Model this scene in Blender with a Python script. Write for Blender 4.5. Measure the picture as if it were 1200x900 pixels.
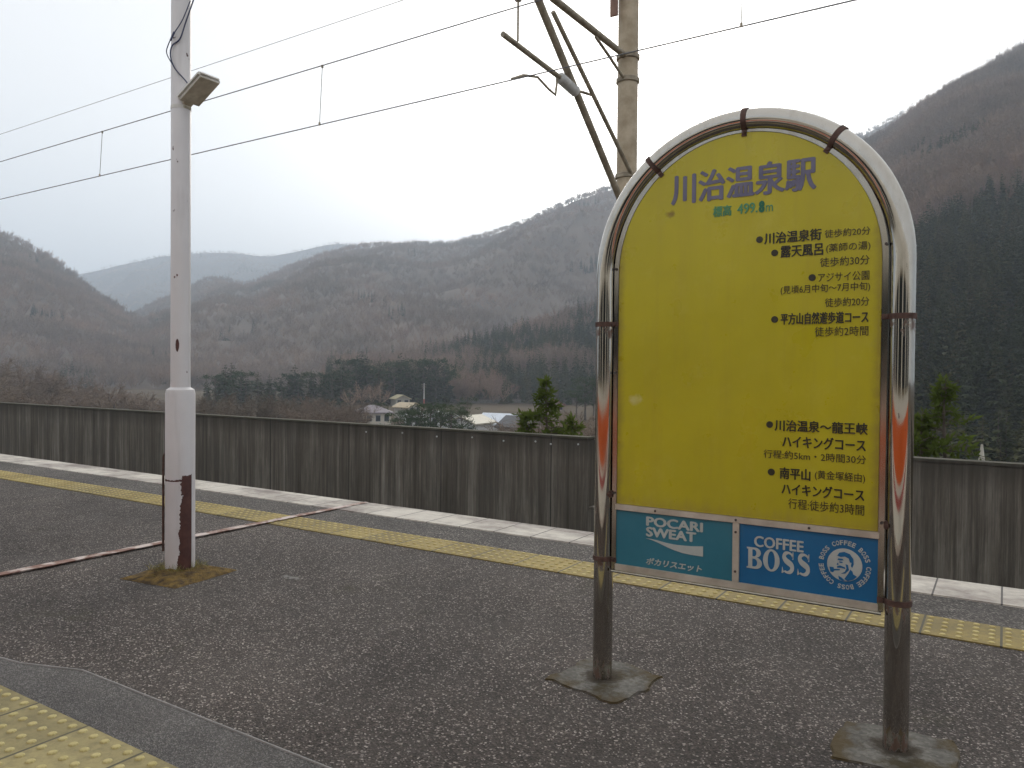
import bpy, bmesh, math, random
import numpy as np
from mathutils import Vector, Matrix, noise as mnoise
rad = math.radians
for o in list(bpy.data.objects): bpy.data.objects.remove(o)
S = bpy.context.scene
C = S.collection

# ------------------------------------------------------------------ camera
EYE = 1.2
cd = bpy.data.cameras.new('camera'); cam = bpy.data.objects.new('camera', cd); C.objects.link(cam)
cd.sensor_width = 36; cd.lens = 904/1200*36; cd.clip_start = .05; cd.clip_end = 20000
cam.matrix_world = Matrix.Translation((0, 0, EYE)) @ Matrix.Rotation(rad(90-.89), 4, 'X') @ Matrix.Rotation(rad(.5), 4, 'Z')
S.camera = cam
# ------------------------------------------------------------------ sky, sun, exposure
SUN_EL, SUN_AZ = rad(20), rad(10)
SKY_STRENGTH = .10; SUN_STRENGTH = 1.3; EXPOSURE = .86; HAZE = .00044
w = bpy.data.worlds.new('World'); S.world = w; w.use_nodes = True
wt = w.node_tree; bg = wt.nodes['Background']
sky = wt.nodes.new('ShaderNodeTexSky'); sky.sky_type = 'NISHITA'; sky.sun_disc = False
sky.sun_elevation = SUN_EL; sky.sun_rotation = SUN_AZ
sky.air_density = 1.0; sky.dust_density = 4.0; sky.ozone_density = 1.0; sky.altitude = 300
hs = wt.nodes.new('ShaderNodeHueSaturation'); hs.inputs['Saturation'].default_value = .35
veil = wt.nodes.new('ShaderNodeMix'); veil.data_type = 'RGBA'; veil.inputs[0].default_value = .6    # thin even cloud over the clear-sky light
veil.inputs[7].default_value = (8.1, 7.85, 7.5, 1)
wt.links.new(sky.outputs[0], hs.inputs['Color']); wt.links.new(hs.outputs[0], veil.inputs[6]); wt.links.new(veil.outputs[2], bg.inputs['Color'])
bg.inputs['Strength'].default_value = SKY_STRENGTH
sd = bpy.data.lights.new('sun', 'SUN'); sd.energy = SUN_STRENGTH; sd.angle = rad(24); sd.color = (1, .93, .82)
sun = bpy.data.objects.new('sun', sd); C.objects.link(sun)
sv = Vector((math.sin(SUN_AZ)*math.cos(SUN_EL), math.cos(SUN_AZ)*math.cos(SUN_EL), math.sin(SUN_EL)))
sun.rotation_euler = (-sv).to_track_quat('-Z', 'Y').to_euler(); sun.location = sv*30
S.view_settings.view_transform = 'Standard'; S.view_settings.look = 'None'
S.view_settings.gamma = 1; S.view_settings.exposure = EXPOSURE; S.view_settings.use_curve_mapping = False
S.cycles.use_denoising = True; S.cycles.volume_bounces = 2; S.cycles.max_bounces = 8

# ------------------------------------------------------------------ frames of reference
AL = math.atan2(904, 1415)                                # platform direction against the camera's axis
UX, UY = math.cos(AL), -math.sin(AL)
NX, NY = math.sin(AL), math.cos(AL)
def W(u, d, z=0): return Vector((u*UX+d*NX, u*UY+d*NY, z))
def hor(px): return 436+.009*(px-600)
def at(px, Y, z):                                         # a world point at photo column px, depth Y, height z
    return Vector(((px-600)/904*Y, Y, z))
def zat(px, py, Y): return EYE+(hor(px)-py)/904*Y

# ------------------------------------------------------------------ materials
def new_mat(name):
    m = bpy.data.materials.new(name); m.use_nodes = True
    return m, m.node_tree, m.node_tree.nodes['Principled BSDF']
def nd(t, typ, **kw):
    n = t.nodes.new(typ)
    for k, v in kw.items():
        if k in n.inputs: n.inputs[k].default_value = v
        else: setattr(n, k, v)
    return n
def c4(c): return (*c, 1)
def ramp(t, fac, stops, interp='LINEAR'):
    r = t.nodes.new('ShaderNodeValToRGB'); r.color_ramp.interpolation = interp
    e = r.color_ramp.elements
    while len(e) < len(stops): e.new(.5)
    for x, (p, c) in zip(e, stops): x.position = p; x.color = c4(c) if len(c) == 3 else c
    t.links.new(fac, r.inputs[0]); return r.outputs[0]
def coords(t, scale=(1, 1, 1), out='Object'):
    tc = t.nodes.new('ShaderNodeTexCoord'); mp = t.nodes.new('ShaderNodeMapping')
    mp.inputs['Scale'].default_value = scale; t.links.new(tc.outputs[out], mp.inputs[0]); return mp.outputs[0]
def noise(t, vec, scale, detail=4, rough=.6, out='Fac'):
    n = nd(t, 'ShaderNodeTexNoise', Scale=scale, Detail=detail, Roughness=rough); t.links.new(vec, n.inputs['Vector']); return n.outputs[out]
def mix(t, fac, a, b, mode='MIX'):
    n = t.nodes.new('ShaderNodeMix'); n.data_type = 'RGBA'; n.blend_type = mode
    for i, v in ((0, fac), (6, a), (7, b)):
        if isinstance(v, (float, int)): n.inputs[i].default_value = v
        elif isinstance(v, tuple): n.inputs[i].default_value = c4(v)
        else: t.links.new(v, n.inputs[i])
    return n.outputs[2]
def math_(t, op, a, b=None, c=None):
    n = t.nodes.new('ShaderNodeMath'); n.operation = op
    for i, v in enumerate((a, b, c)):
        if v is None: continue
        if isinstance(v, (float, int)): n.inputs[i].default_value = v
        else: t.links.new(v, n.inputs[i])
    return n.outputs[0]
def bump(t, b, h, strength=.3, dist=.01):
    n = nd(t, 'ShaderNodeBump', Strength=strength, Distance=dist); t.links.new(h, n.inputs['Height']); t.links.new(n.outputs[0], b.inputs['Normal'])
def mottled(name, c1, c2, scale=4, rough=.7, metal=0, bmp=.15, dist=.004, spec=.5, lo=.35, hi=.65):
    m, t, b = new_mat(name); v = coords(t)
    f = noise(t, v, scale, 6); t.links.new(ramp(t, f, [(lo, c1), (hi, c2)]), b.inputs['Base Color'])
    b.inputs['Roughness'].default_value = rough; b.inputs['Metallic'].default_value = metal
    b.inputs['Specular IOR Level'].default_value = spec
    if bmp: bump(t, b, noise(t, v, scale*6, 4), bmp, dist)
    return m
def sep(t, v):
    n = t.nodes.new('ShaderNodeSeparateXYZ'); t.links.new(v, n.inputs[0]); return n.outputs

M = {}
def m_asphalt(name, dark, light, speck, blotch, sc=150):
    m, t, b = new_mat(name); v = coords(t)
    vo = nd(t, 'ShaderNodeTexVoronoi', Scale=sc, Randomness=1.0); t.links.new(v, vo.inputs['Vector'])
    rs = sep(t, vo.outputs['Color'])
    f = ramp(t, rs[0], [(0, dark), (.6, light), (.8, tuple(x*1.35 for x in light)), (.9, tuple(x*2.1 for x in light)), (.985, speck)])
    vo2 = nd(t, 'ShaderNodeTexVoronoi', Scale=sc*.37, Randomness=1.0); t.links.new(v, vo2.inputs['Vector'])
    r2 = sep(t, vo2.outputs['Color'])
    near = math_(t, 'LESS_THAN', vo2.outputs['Distance'], .26)
    big = math_(t, 'MULTIPLY', near, math_(t, 'GREATER_THAN', r2[1], .965))
    f = mix(t, big, f, tuple(x*1.05 for x in speck))
    n1 = noise(t, v, .9, 5); n2 = noise(t, v, 7, 4)
    f = mix(t, .8, f, ramp(t, n1, [(.34, (.55, .53, .52)), (.66, (1.2, 1.15, 1.1))]), 'MULTIPLY')
    f = mix(t, .6, f, ramp(t, n2, [(.3, (.72, .72, .72)), (.7, (1.15, 1.15, 1.15))]), 'MULTIPLY')
    wr = ramp(t, noise(t, v, 1.7, 7, .7), [(.45, (0, 0, 0)), (.68, (.5,)*3)])
    f = mix(t, wr, f, mix(t, .5, f, (.15, .135, .122)))
    if blotch:                                              # one pale worn spot and mossy pits
        p = sep(t, v)
        dx = math_(t, 'DIVIDE', math_(t, 'ADD', p[0], 3.46), .13); dy = math_(t, 'DIVIDE', math_(t, 'ADD', p[1], -3.06), .10)
        d = math_(t, 'ADD', math_(t, 'MULTIPLY', dx, dx), math_(t, 'MULTIPLY', dy, dy))
        d = math_(t, 'ADD', d, math_(t, 'MULTIPLY', noise(t, v, 22, 4), 1.6))
        k = ramp(t, d, [(.75, (.75,)*3), (1.35, (0, 0, 0))])
        f = mix(t, k, f, (.22, .21, .2))
        g = ramp(t, noise(t, v, 2.2, 8, .75), [(.58, (0, 0, 0)), (.70, (.55,)*3)])
        f = mix(t, g, f, (.045, .042, .02))
    t.links.new(f, b.inputs['Base Color']); b.inputs['Roughness'].default_value = .85; b.inputs['Specular IOR Level'].default_value = .35
    bump(t, b, vo.outputs['Distance'], .9, .006)
    return m
M['asphalt'] = m_asphalt('asphalt', (.027, .0225, .0205), (.075, .064, .058), (.46, .42, .39), True, 165)
M['reflection_asphalt'] = m_asphalt('window_reflection_asphalt', (.085, .083, .082), (.125, .122, .12), (.24, .23, .22), False, 230)  # paler tones paint a window reflection onto the paving
def m_tactile(name, c1, c2, tile):
    m, t, b = new_mat(name); v = coords(t)
    n1 = noise(t, v, 3, 6, .7); n2 = noise(t, v, 30, 5, .7)
    f = ramp(t, n1, [(.3, c1), (.7, c2)])
    f = mix(t, ramp(t, n2, [(.45, (0, 0, 0)), (.75, (.65,)*3)]), f, (.13, .115, .06))
    f = mix(t, ramp(t, noise(t, v, 1.1, 8, .75), [(.48, (0, 0, 0)), (.66, (.7,)*3)]), f, (.15, .125, .06))
    p = sep(t, v)
    j = math_(t, 'LESS_THAN', math_(t, 'FRACT', math_(t, 'DIVIDE', p[0], tile)), .032)
    f = mix(t, j, f, (.09, .08, .05))
    fl = math_(t, 'FLOOR', math_(t, 'DIVIDE', p[0], tile))
    wn = nd(t, 'ShaderNodeTexWhiteNoise', noise_dimensions='1D'); t.links.new(fl, wn.inputs['W'])
    f = mix(t, .5, f, ramp(t, wn.outputs[0], [(0, (.5, .5, .48)), (1, (1.15, 1.15, 1.15))]), 'MULTIPLY')
    t.links.new(f, b.inputs['Base Color']); b.inputs['Roughness'].default_value = .8
    bump(t, b, n2, .3, .003); return m
M['tactile'] = m_tactile('worn_yellow_tile', (.25, .18, .048), (.37, .28, .085), .32)
M['tactile_near'] = m_tactile('yellow_tile', (.31, .26, .115), (.39, .325, .15), .32)
M['dot'] = mottled('yellow_dot', (.33, .25, .075), (.50, .41, .17), 5, .75)
M['dot_near'] = mottled('yellow_dot_near', (.42, .35, .14), (.52, .44, .2), 9, .75)
def m_edge():
    m, t, b = new_mat('painted_edge_slab'); v = coords(t); p = sep(t, v)
    f = ramp(t, noise(t, v, 5, 6, .7), [(.3, (.48, .44, .385)), (.6, (.58, .54, .47))])
    dirt = math_(t, 'ADD', math_(t, 'MULTIPLY', noise(t, coords(t, (1, 2.0, 1)), 1.1, 6, .62), .8), math_(t, 'MULTIPLY', noise(t, v, 16, 6, .7), .2))
    f = mix(t, ramp(t, dirt, [(.45, (0, 0, 0)), (.60, (.85,)*3)]), f, (.20, .165, .15))
    j = math_(t, 'LESS_THAN', math_(t, 'FRACT', math_(t, 'DIVIDE', p[0], .32)), .03)
    f = mix(t, j, f, (.1, .09, .085))
    t.links.new(f, b.inputs['Base Color']); b.inputs['Roughness'].default_value = .85
    bump(t, b, noise(t, v, 40, 5), .2, .003); return m
M['edge'] = m_edge()
def m_wall():
    m, t, b = new_mat('streaked_concrete'); v = coords(t); p = sep(t, v)
    s1 = noise(t, coords(t, (3.2, 3.2, .16)), 1.0, 8, .8); s2 = noise(t, coords(t, (17, 17, .3)), 1.0, 9, .8)
    f = ramp(t, s1, [(.32, (.05, .042, .033)), (.5, (.125, .110, .090)), (.62, (.25, .228, .195))])
    f = mix(t, .85, f, ramp(t, s2, [(.38, (.42, .40, .38)), (.56, (1.05, 1.03, 1.0)), (.68, (1.45, 1.42, 1.36))]), 'MULTIPLY')
    f = mix(t, ramp(t, noise(t, v, 1.3, 6), [(.5, (0, 0, 0)), (.75, (.5,)*3)]), f, (.09, .083, .072))
    top = math_(t, 'ADD', p[2], math_(t, 'MULTIPLY', math_(t, 'SUBTRACT', s2, .5), .5))
    f = mix(t, ramp(t, top, [(.08, (0, 0, 0)), (.40, (.75,)*3)]), f, (.026, .022, .017))
    ms = ramp(t, math_(t, 'ADD', p[2], math_(t, 'MULTIPLY', noise(t, v, 9, 5), .1)), [(.40, (0, 0, 0)), (.43, (.7,)*3)])
    f = mix(t, ms, f, (.06, .058, .035))
    j = math_(t, 'LESS_THAN', math_(t, 'FRACT', math_(t, 'DIVIDE', math_(t, 'ADD', p[0], .55), 1.8)), .006)
    f = mix(t, j, f, (.01, .01, .01))
    t.links.new(f, b.inputs['Base Color']); b.inputs['Roughness'].default_value = .9
    bump(t, b, s2, .2, .006); return m
M['wall'] = m_wall()
def m_pole():
    m, t, b = new_mat('white_pole_paint'); v = coords(t); p = sep(t, v)
    f = ramp(t, noise(t, v, 3, 5), [(.3, (.60, .57, .57)), (.7, (.68, .655, .65))])
    f = mix(t, ramp(t, noise(t, coords(t, (16, 16, 1.6)), 1, 6), [(.55, (0, 0, 0)), (.8, (.35,)*3)]), f, (.33, .3, .27))
    n1 = noise(t, v, 14, 6, .7); n2 = noise(t, v, 60, 4, .7)
    wob = math_(t, 'ADD', math_(t, 'MULTIPLY', math_(t, 'SUBTRACT', n1, .5), .06), math_(t, 'MULTIPLY', math_(t, 'SUBTRACT', n2, .5), .02))
    e = math_(t, 'SUBTRACT', math_(t, 'ADD', p[0], wob), math_(t, 'ADD', .022, math_(t, 'MULTIPLY', p[2], .035)))
    k1 = math_(t, 'MULTIPLY', math_(t, 'GREATER_THAN', e, 0), math_(t, 'LESS_THAN', math_(t, 'ADD', p[2], wob), .575))
    ring = math_(t, 'LESS_THAN', math_(t, 'ABSOLUTE', math_(t, 'SUBTRACT', math_(t, 'ADD', p[2], math_(t, 'MULTIPLY', wob, .6)), .545)), .006)
    k1 = math_(t, 'MAXIMUM', k1, ring)
    k1 = math_(t, 'MULTIPLY', k1, math_(t, 'LESS_THAN', p[0], .079))
    spots = math_(t, 'MULTIPLY', math_(t, 'GREATER_THAN', noise(t, coords(t, (1, 1, .6)), 26, 3), .70), math_(t, 'GREATER_THAN', p[2], 1.1))
    sx = math_(t, 'DIVIDE', math_(t, 'SUBTRACT', p[0], .004), .016); sz = math_(t, 'DIVIDE', math_(t, 'SUBTRACT', p[2], 1.34), .05)
    big = math_(t, 'LESS_THAN', math_(t, 'ADD', math_(t, 'ADD', math_(t, 'MULTIPLY', sx, sx), math_(t, 'MULTIPLY', sz, sz)), math_(t, 'MULTIPLY', n1, 1.2)), 1.1)
    k = math_(t, 'MAXIMUM', k1, math_(t, 'MAXIMUM', spots, big))
    rust = ramp(t, n1, [(.3, (.055, .022, .02)), (.7, (.11, .045, .035))])
    t.links.new(mix(t, k, f, rust), b.inputs['Base Color'])
    t.links.new(math_(t, 'ADD', math_(t, 'MULTIPLY', k, .4), .42), b.inputs['Roughness'])
    bump(t, b, math_(t, 'SUBTRACT', math_(t, 'MULTIPLY', n2, .2), k), .4, .002); return m
M['pole'] = m_pole()
def m_steel(name, rough, base=(.62, .6, .56), dirt=.25, rusty=False):
    m, t, b = new_mat(name); v = coords(t); n = noise(t, coords(t, (1, 1, .3)), 14, 6)
    f = mix(t, ramp(t, n, [(.5, (0, 0, 0)), (.8, (dirt,)*3)]), base, (.2, .16, .12))
    b.inputs['Metallic'].default_value = 1
    if rusty:                                               # rust bleeding from the clamps, grime near the feet
        z = sep(t, v)[2]; sp = noise(t, coords(t, (1, 1, .35)), 60, 5, .7); k = None
        for zc, hw in ((.455, .06), (1.36, .06), (.03, .09)):
            a = math_(t, 'SUBTRACT', 1, math_(t, 'DIVIDE', math_(t, 'ABSOLUTE', math_(t, 'SUBTRACT', z, zc)), hw))
            a = math_(t, 'MAXIMUM', a, 0); k = a if k is None else math_(t, 'MAXIMUM', k, a)
        k = ramp(t, math_(t, 'ADD', math_(t, 'MULTIPLY', k, .22), sp), [(.66, (0, 0, 0)), (.74, (.85,)*3)])
        f = mix(t, k, f, (.09, .04, .022)); t.links.new(math_(t, 'SUBTRACT', 1, k), b.inputs['Metallic'])
    t.links.new(f, b.inputs['Base Color'])
    t.links.new(ramp(t, n, [(.4, (rough,)*3), (.8, (rough+.13,)*3)]), b.inputs['Roughness'])
    return m
M['chrome'] = m_steel('polished_steel', .035, (.47, .445, .40), .4, True)
M['channel'] = m_steel('sign_channel_steel', .16, (.36, .335, .29), .7)
M['band'] = mottled('rusty_band', (.05, .028, .022), (.12, .065, .05), 40, .8)
def m_panel():
    m, t, b = new_mat('yellow_sign_face'); v = coords(t); p = sep(t, v)
    f = ramp(t, noise(t, v, 2.2, 5), [(.3, (.44, .375, .010)), (.7, (.53, .455, .013))])
    f = mix(t, ramp(t, noise(t, coords(t, (9, 9, .7)), 2, 8, .75), [(.5, (0, 0, 0)), (.8, (.45,)*3)]), f, (.40, .31, .03))
    f = mix(t, ramp(t, noise(t, v, 5, 8, .75), [(.55, (0, 0, 0)), (.75, (.3,)*3)]), f, (.66, .60, .12))
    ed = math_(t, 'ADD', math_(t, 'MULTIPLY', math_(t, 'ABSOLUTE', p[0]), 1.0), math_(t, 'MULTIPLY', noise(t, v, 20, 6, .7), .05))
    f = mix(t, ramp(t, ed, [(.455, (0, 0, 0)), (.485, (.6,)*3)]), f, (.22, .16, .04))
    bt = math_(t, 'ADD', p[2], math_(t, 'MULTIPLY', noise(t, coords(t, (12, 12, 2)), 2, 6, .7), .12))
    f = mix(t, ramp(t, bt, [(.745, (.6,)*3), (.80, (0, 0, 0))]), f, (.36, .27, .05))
    def spot(x, z, rx, rz, col, amt, f):
        a = math_(t, 'DIVIDE', math_(t, 'SUBTRACT', p[0], x), rx); c = math_(t, 'DIVIDE', math_(t, 'SUBTRACT', p[2], z), rz)
        d = math_(t, 'ADD', math_(t, 'ADD', math_(t, 'MULTIPLY', a, a), math_(t, 'MULTIPLY', c, c)), math_(t, 'MULTIPLY', noise(t, v, 30, 5), 1.3))
        return mix(t, ramp(t, d, [(.6, (amt,)*3), (1.5, (0, 0, 0))]), f, col)
    f = spot(-.262, 1.79, .045, .025, (.16, .085, .02), .8, f)
    f = spot(-.385, 1.095, .05, .04, (.62, .57, .28), .55, f)
    t.links.new(f, b.inputs['Base Color']); t.links.new(ramp(t, noise(t, v, 7, 6), [(.3, (.22,)*3), (.7, (.45,)*3)]), b.inputs['Roughness'])
    bump(t, b, noise(t, v, 1.6, 3), .25, .02); return m
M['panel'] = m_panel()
M['ad_teal'] = mottled('faded_blue_plate', (.022, .165, .235), (.04, .205, .28), 3, .3, bmp=0)
M['ad_blue'] = mottled('blue_plate', (.006, .12, .29), (.010, .15, .34), 3, .3, bmp=0)
M['ink'] = mottled('black_ink', (.022, .02, .012), (.045, .04, .018), 25, .5, bmp=0)
M['ink_thin'] = mottled('thin_black_ink', (.05, .04, .012), (.075, .06, .016), 25, .5, bmp=0)
M['ink_violet'] = mottled('violet_ink', (.125, .12, .19), (.17, .16, .235), 14, .5, bmp=0)
M['ink_green'] = mottled('green_ink', (.06, .25, .13), (.10, .30, .14), 14, .5, bmp=0)
M['ink_dgreen'] = mottled('dark_green_ink', (.012, .13, .07), (.02, .16, .08), 14, .5, bmp=0)
M['ink_white'] = mottled('pale_ink', (.42, .46, .44), (.52, .55, .52), 14, .5, bmp=0)
M['white_and_reflection'] = mottled('white_metal_and_reflection', (.45, .41, .34), (.66, .62, .54), 9, .35, .35)
M['screw'] = mottled('dark_screw', (.05, .04, .035), (.1, .08, .07), 60, .6)
def m_footing():
    m, t, b = new_mat('mossy_concrete'); v = coords(t)
    f = ramp(t, noise(t, v, 6, 7, .7), [(.3, (.07, .064, .055)), (.7, (.20, .19, .168))])
    vo = nd(t, 'ShaderNodeTexVoronoi', Scale=90.0); t.links.new(v, vo.inputs['Vector'])
    f = mix(t, .25, f, sep(t, vo.outputs['Color'])[0], 'OVERLAY')
    f = mix(t, ramp(t, noise(t, v, 5, 7, .7), [(.50, (0, 0, 0)), (.60, (.95,)*3)]), f, (.06, .045, .018))
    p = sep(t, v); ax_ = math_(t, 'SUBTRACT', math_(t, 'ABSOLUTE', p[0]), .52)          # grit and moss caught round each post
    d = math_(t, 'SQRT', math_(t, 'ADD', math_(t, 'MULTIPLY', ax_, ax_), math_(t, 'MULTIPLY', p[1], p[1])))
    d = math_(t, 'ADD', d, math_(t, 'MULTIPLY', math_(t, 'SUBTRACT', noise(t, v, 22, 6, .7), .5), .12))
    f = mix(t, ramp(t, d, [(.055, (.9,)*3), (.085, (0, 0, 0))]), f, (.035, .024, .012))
    f = mix(t, ramp(t, math_(t, 'ADD', d, math_(t, 'MULTIPLY', noise(t, v, 4, 5), .30)), [(.31, (0, 0, 0)), (.36, (.9,)*3)]), f, (.075, .05, .014))
    t.links.new(f, b.inputs['Base Color']); b.inputs['Roughness'].default_value = .95
    bump(t, b, noise(t, v, 45, 8, .7), .9, .012); return m
M['footing'] = m_footing()
M['moss'] = mottled('dry_moss', (.06, .034, .010), (.27, .165, .028), 22, .95, bmp=1, dist=.03)
M['grass_blade'] = mottled('dry_grass_blade', (.16, .16, .04), (.3, .25, .1), 30, .8, bmp=0)
M['joint'] = mottled('worn_red_joint', (.22, .12, .09), (.55, .46, .42), 9, .8, lo=.45, hi=.56)
M['line'] = mottled('thin_pale_line', (.2, .195, .185), (.3, .29, .28), 14, .8)
M['mast'] = mottled('weathered_mast_steel', (.36, .285, .19), (.52, .43, .31), 6, .65)
M['tube'] = mottled('galvanised_tube', (.2, .165, .115), (.38, .325, .24), 9, .6)
M['porcelain'] = mottled('porcelain', (.42, .42, .4), (.58, .57, .55), 12, .3)
M['wire'] = mottled('overhead_wire', (.1, .1, .105), (.17, .17, .18), 30, .5)
M['cable'] = mottled('blue_black_cable', (.02, .025, .07), (.05, .06, .12), 20, .5)
M['lamp_shell'] = mottled('lamp_shell', (.55, .53, .48), (.68, .66, .62), 10, .5)
M['lamp_lens'] = mottled('dirty_lamp_lens', (.42, .38, .29), (.66, .61, .5), 14, .45)
M['ballast'] = mottled('ballast', (.05, .042, .038), (.16, .14, .125), 18, .95, bmp=.9, dist=.05)
M['plat_side'] = mottled('platform_concrete', (.12, .115, .1), (.24, .23, .21), 3, .9)
M['field'] = mottled('winter_field', (.085, .066, .045), (.14, .11, .075), .02, .95, bmp=0, spec=.05)
M['litter'] = mottled('hillside_litter', (.14, .11, .088), (.21, .165, .135), .012, .95, bmp=0, spec=.05)
M['litter_far'] = mottled('far_hillside', (.06, .06, .055), (.13, .11, .10), .008, .95, bmp=0, spec=.05)
M['bark'] = mottled('bark', (.07, .055, .045), (.13, .105, .085), 3, .9)
def m_leaf(name, a, b_, extra=None, glow=0):
    m, t, b = new_mat(name)
    oi = t.nodes.new('ShaderNodeObjectInfo'); stops = [(0, a), (1, b_)] if not extra else [(0, a), (.6, b_), (1, extra)]
    f = ramp(t, oi.outputs['Random'], stops)
    ln_ = noise(t, oi.outputs['Location'], .013, 5, .6)      # stands of different kinds across a hillside
    f = mix(t, .9, f, ramp(t, ln_, [(.34, (.62, .66, .62)), (.5, (1, .98, .98)), (.66, (1.35, 1.22, 1.16))]), 'MULTIPLY')
    n = noise(t, coords(t), 1.2, 3); f = mix(t, .6, f, ramp(t, n, [(.3, (.6, .6, .6)), (.7, (1.25, 1.25, 1.2))]), 'MULTIPLY')
    t.links.new(f, b.inputs['Base Color']); b.inputs['Roughness'].default_value = .85; b.inputs['Specular IOR Level'].default_value = .2
    if glow:                                                # thin leaves let daylight through
        tr = t.nodes.new('ShaderNodeBsdfTranslucent'); t.links.new(f, tr.inputs['Color']); ms_ = t.nodes.new('ShaderNodeMixShader'); ms_.inputs[0].default_value = glow
        t.links.new(b.outputs[0], ms_.inputs[1]); t.links.new(tr.outputs[0], ms_.inputs[2]); t.links.new(ms_.outputs[0], t.nodes['Material Output'].inputs['Surface'])
    return m
M['twig'] = m_leaf('winter_twigs', (.215, .152, .116), (.31, .23, .175), (.24, .175, .155))
M['twig_near'] = m_leaf('near_winter_twigs', (.16, .12, .092), (.25, .19, .145))
M['needle'] = m_leaf('conifer_needles', (.036, .048, .018), (.064, .075, .026), (.105, .092, .038))
M['pine'] = m_leaf('pine_needles', (.034, .06, .022), (.058, .085, .03), None, .25)
M['fresh'] = m_leaf('fresh_green_leaf', (.11, .15, .03), (.16, .20, .05), None, .5)

# ------------------------------------------------------------------ mesh builder
class MB:
    def __init__(s): s.v = []; s.f = []; s.m = []
    def add(s, vs, fs, mi=0):
        o = len(s.v); s.v += [tuple(x) for x in vs]
        s.f += [tuple(i+o for i in f) for f in fs]; s.m += [mi]*len(fs); return s
    def box(s, c, d, mi=0, mat=None):
        x, y, z = (q/2 for q in d)
        vs = [Vector((a*x, b*y, e*z)) for a in (-1, 1) for b in (-1, 1) for e in (-1, 1)]
        if mat is not None: vs = [mat @ q for q in vs]
        vs = [q+Vector(c) for q in vs]
        return s.add(vs, [(0, 1, 3, 2), (4, 6, 7, 5), (0, 4, 5, 1), (2, 3, 7, 6), (0, 2, 6, 4), (1, 5, 7, 3)], mi)
    def bbox(s, x0, x1, y0, y1, z0, z1, mi=0): return s.box(((x0+x1)/2, (y0+y1)/2, (z0+z1)/2), (x1-x0, y1-y0, z1-z0), mi)
    def tube(s, path, r, n=12, mi=0, caps=True):
        path = [Vector(p) for p in path]
        R = r if isinstance(r, (list, tuple)) else [r]*len(path)
        prev = None; rings = []
        for i, p in enumerate(path):
            tdir = (path[min(i+1, len(path)-1)]-path[max(i-1, 0)]).normalized()
            if prev is None:
                a = Vector((0, 0, 1)) if abs(tdir.z) < .9 else Vector((1, 0, 0)); x = tdir.cross(a).normalized()
            else: x = (prev-tdir*prev.dot(tdir)).normalized()
            prev = x; y = tdir.cross(x)
            rings.append([p+(x*math.cos(2*math.pi*k/n)+y*math.sin(2*math.pi*k/n))*R[i] for k in range(n)])
        vs = [q for g in rings for q in g]; fs = []
        for i in range(len(rings)-1):
            for k in range(n): fs.append((i*n+k, i*n+(k+1) % n, (i+1)*n+(k+1) % n, (i+1)*n+k))
        if caps: fs += [tuple(range(n))[::-1], tuple(range((len(rings)-1)*n, len(rings)*n))]
        return s.add(vs, fs, mi)
    def prism(s, poly, y0, y1, mi=0):                      # outline in x-z, extruded along y
        n = len(poly); vs = [(x, y0, z) for x, z in poly]+[(x, y1, z) for x, z in poly]
        fs = [tuple(range(n)), tuple(range(n, 2*n))[::-1]]+[(i, n+i, n+(i+1) % n, (i+1) % n) for i in range(n)]
        return s.add(vs, fs, mi)
    def slab(s, poly, z0, z1, mi=0):                       # outline in x-y, extruded along z
        n = len(poly); vs = [(x, y, z0) for x, y in poly]+[(x, y, z1) for x, y in poly]
        fs = [tuple(range(n))[::-1], tuple(range(n, 2*n))]+[(i, (i+1) % n, n+(i+1) % n, n+i) for i in range(n)]
        return s.add(vs, fs, mi)
    def lathe(s, prof, n=24, c=(0, 0, 0), mi=0):
        vs = [(c[0]+r*math.cos(2*math.pi*k/n), c[1]+r*math.sin(2*math.pi*k/n), c[2]+z) for r, z in prof for k in range(n)]
        fs = [(i*n+k, i*n+(k+1) % n, (i+1)*n+(k+1) % n, (i+1)*n+k) for i in range(len(prof)-1) for k in range(n)]
        fs += [tuple(range(n))[::-1], tuple(range((len(prof)-1)*n, len(prof)*n))]
        return s.add(vs, fs, mi)
    def mesh(s, name, mats, smooth=False):
        me = bpy.data.meshes.new(name); me.from_pydata(s.v, [], s.f)
        for m in (mats if isinstance(mats, list) else [mats]): me.materials.append(m)
        me.polygons.foreach_set('material_index', s.m)
        if smooth: me.polygons.foreach_set('use_smooth', [True]*len(s.f))
        me.update(); return me
    def obj(s, name, mats, parent=None, smooth=False, loc=None, rz=None, bevel=0):
        me = s.mesh(name, mats, smooth)
        if bevel or smooth or True:
            bm = bmesh.new(); bm.from_mesh(me)
            bmesh.ops.recalc_face_normals(bm, faces=bm.faces)
            if bevel:
                es = [e for e in bm.edges if len(e.link_faces) == 2 and e.calc_face_angle(0) > .6]
                bmesh.ops.bevel(bm, geom=es, offset=bevel, segments=2, affect='EDGES', clamp_overlap=True)
            bm.to_mesh(me); bm.free()
        o = bpy.data.objects.new(name, me); C.objects.link(o)
        if parent: o.parent = parent
        if loc is not None: o.location = loc
        if rz is not None: o.rotation_euler = (0, 0, rz)
        if smooth: auto(o)
        return o
def auto(o):
    me = o.data; bm = bmesh.new(); bm.from_mesh(me)
    for e in bm.edges: e.smooth = not (len(e.link_faces) == 2 and e.calc_face_angle(0) > rad(38))
    bm.to_mesh(me); bm.free()
def tag(o, label=None, cat=None, group=None, kind=None):
    for k, v in (('label', label), ('category', cat), ('group', group), ('kind', kind)):
        if v: o[k] = v
    return o
def thing(name, label, cat, loc=(0, 0, 0), rz=0, group=None):
    o = bpy.data.objects.new(name, None); C.objects.link(o); o.location = loc; o.rotation_euler = (0, 0, rz)
    o.empty_display_size = .2
    return tag(o, label, cat, group)
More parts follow.
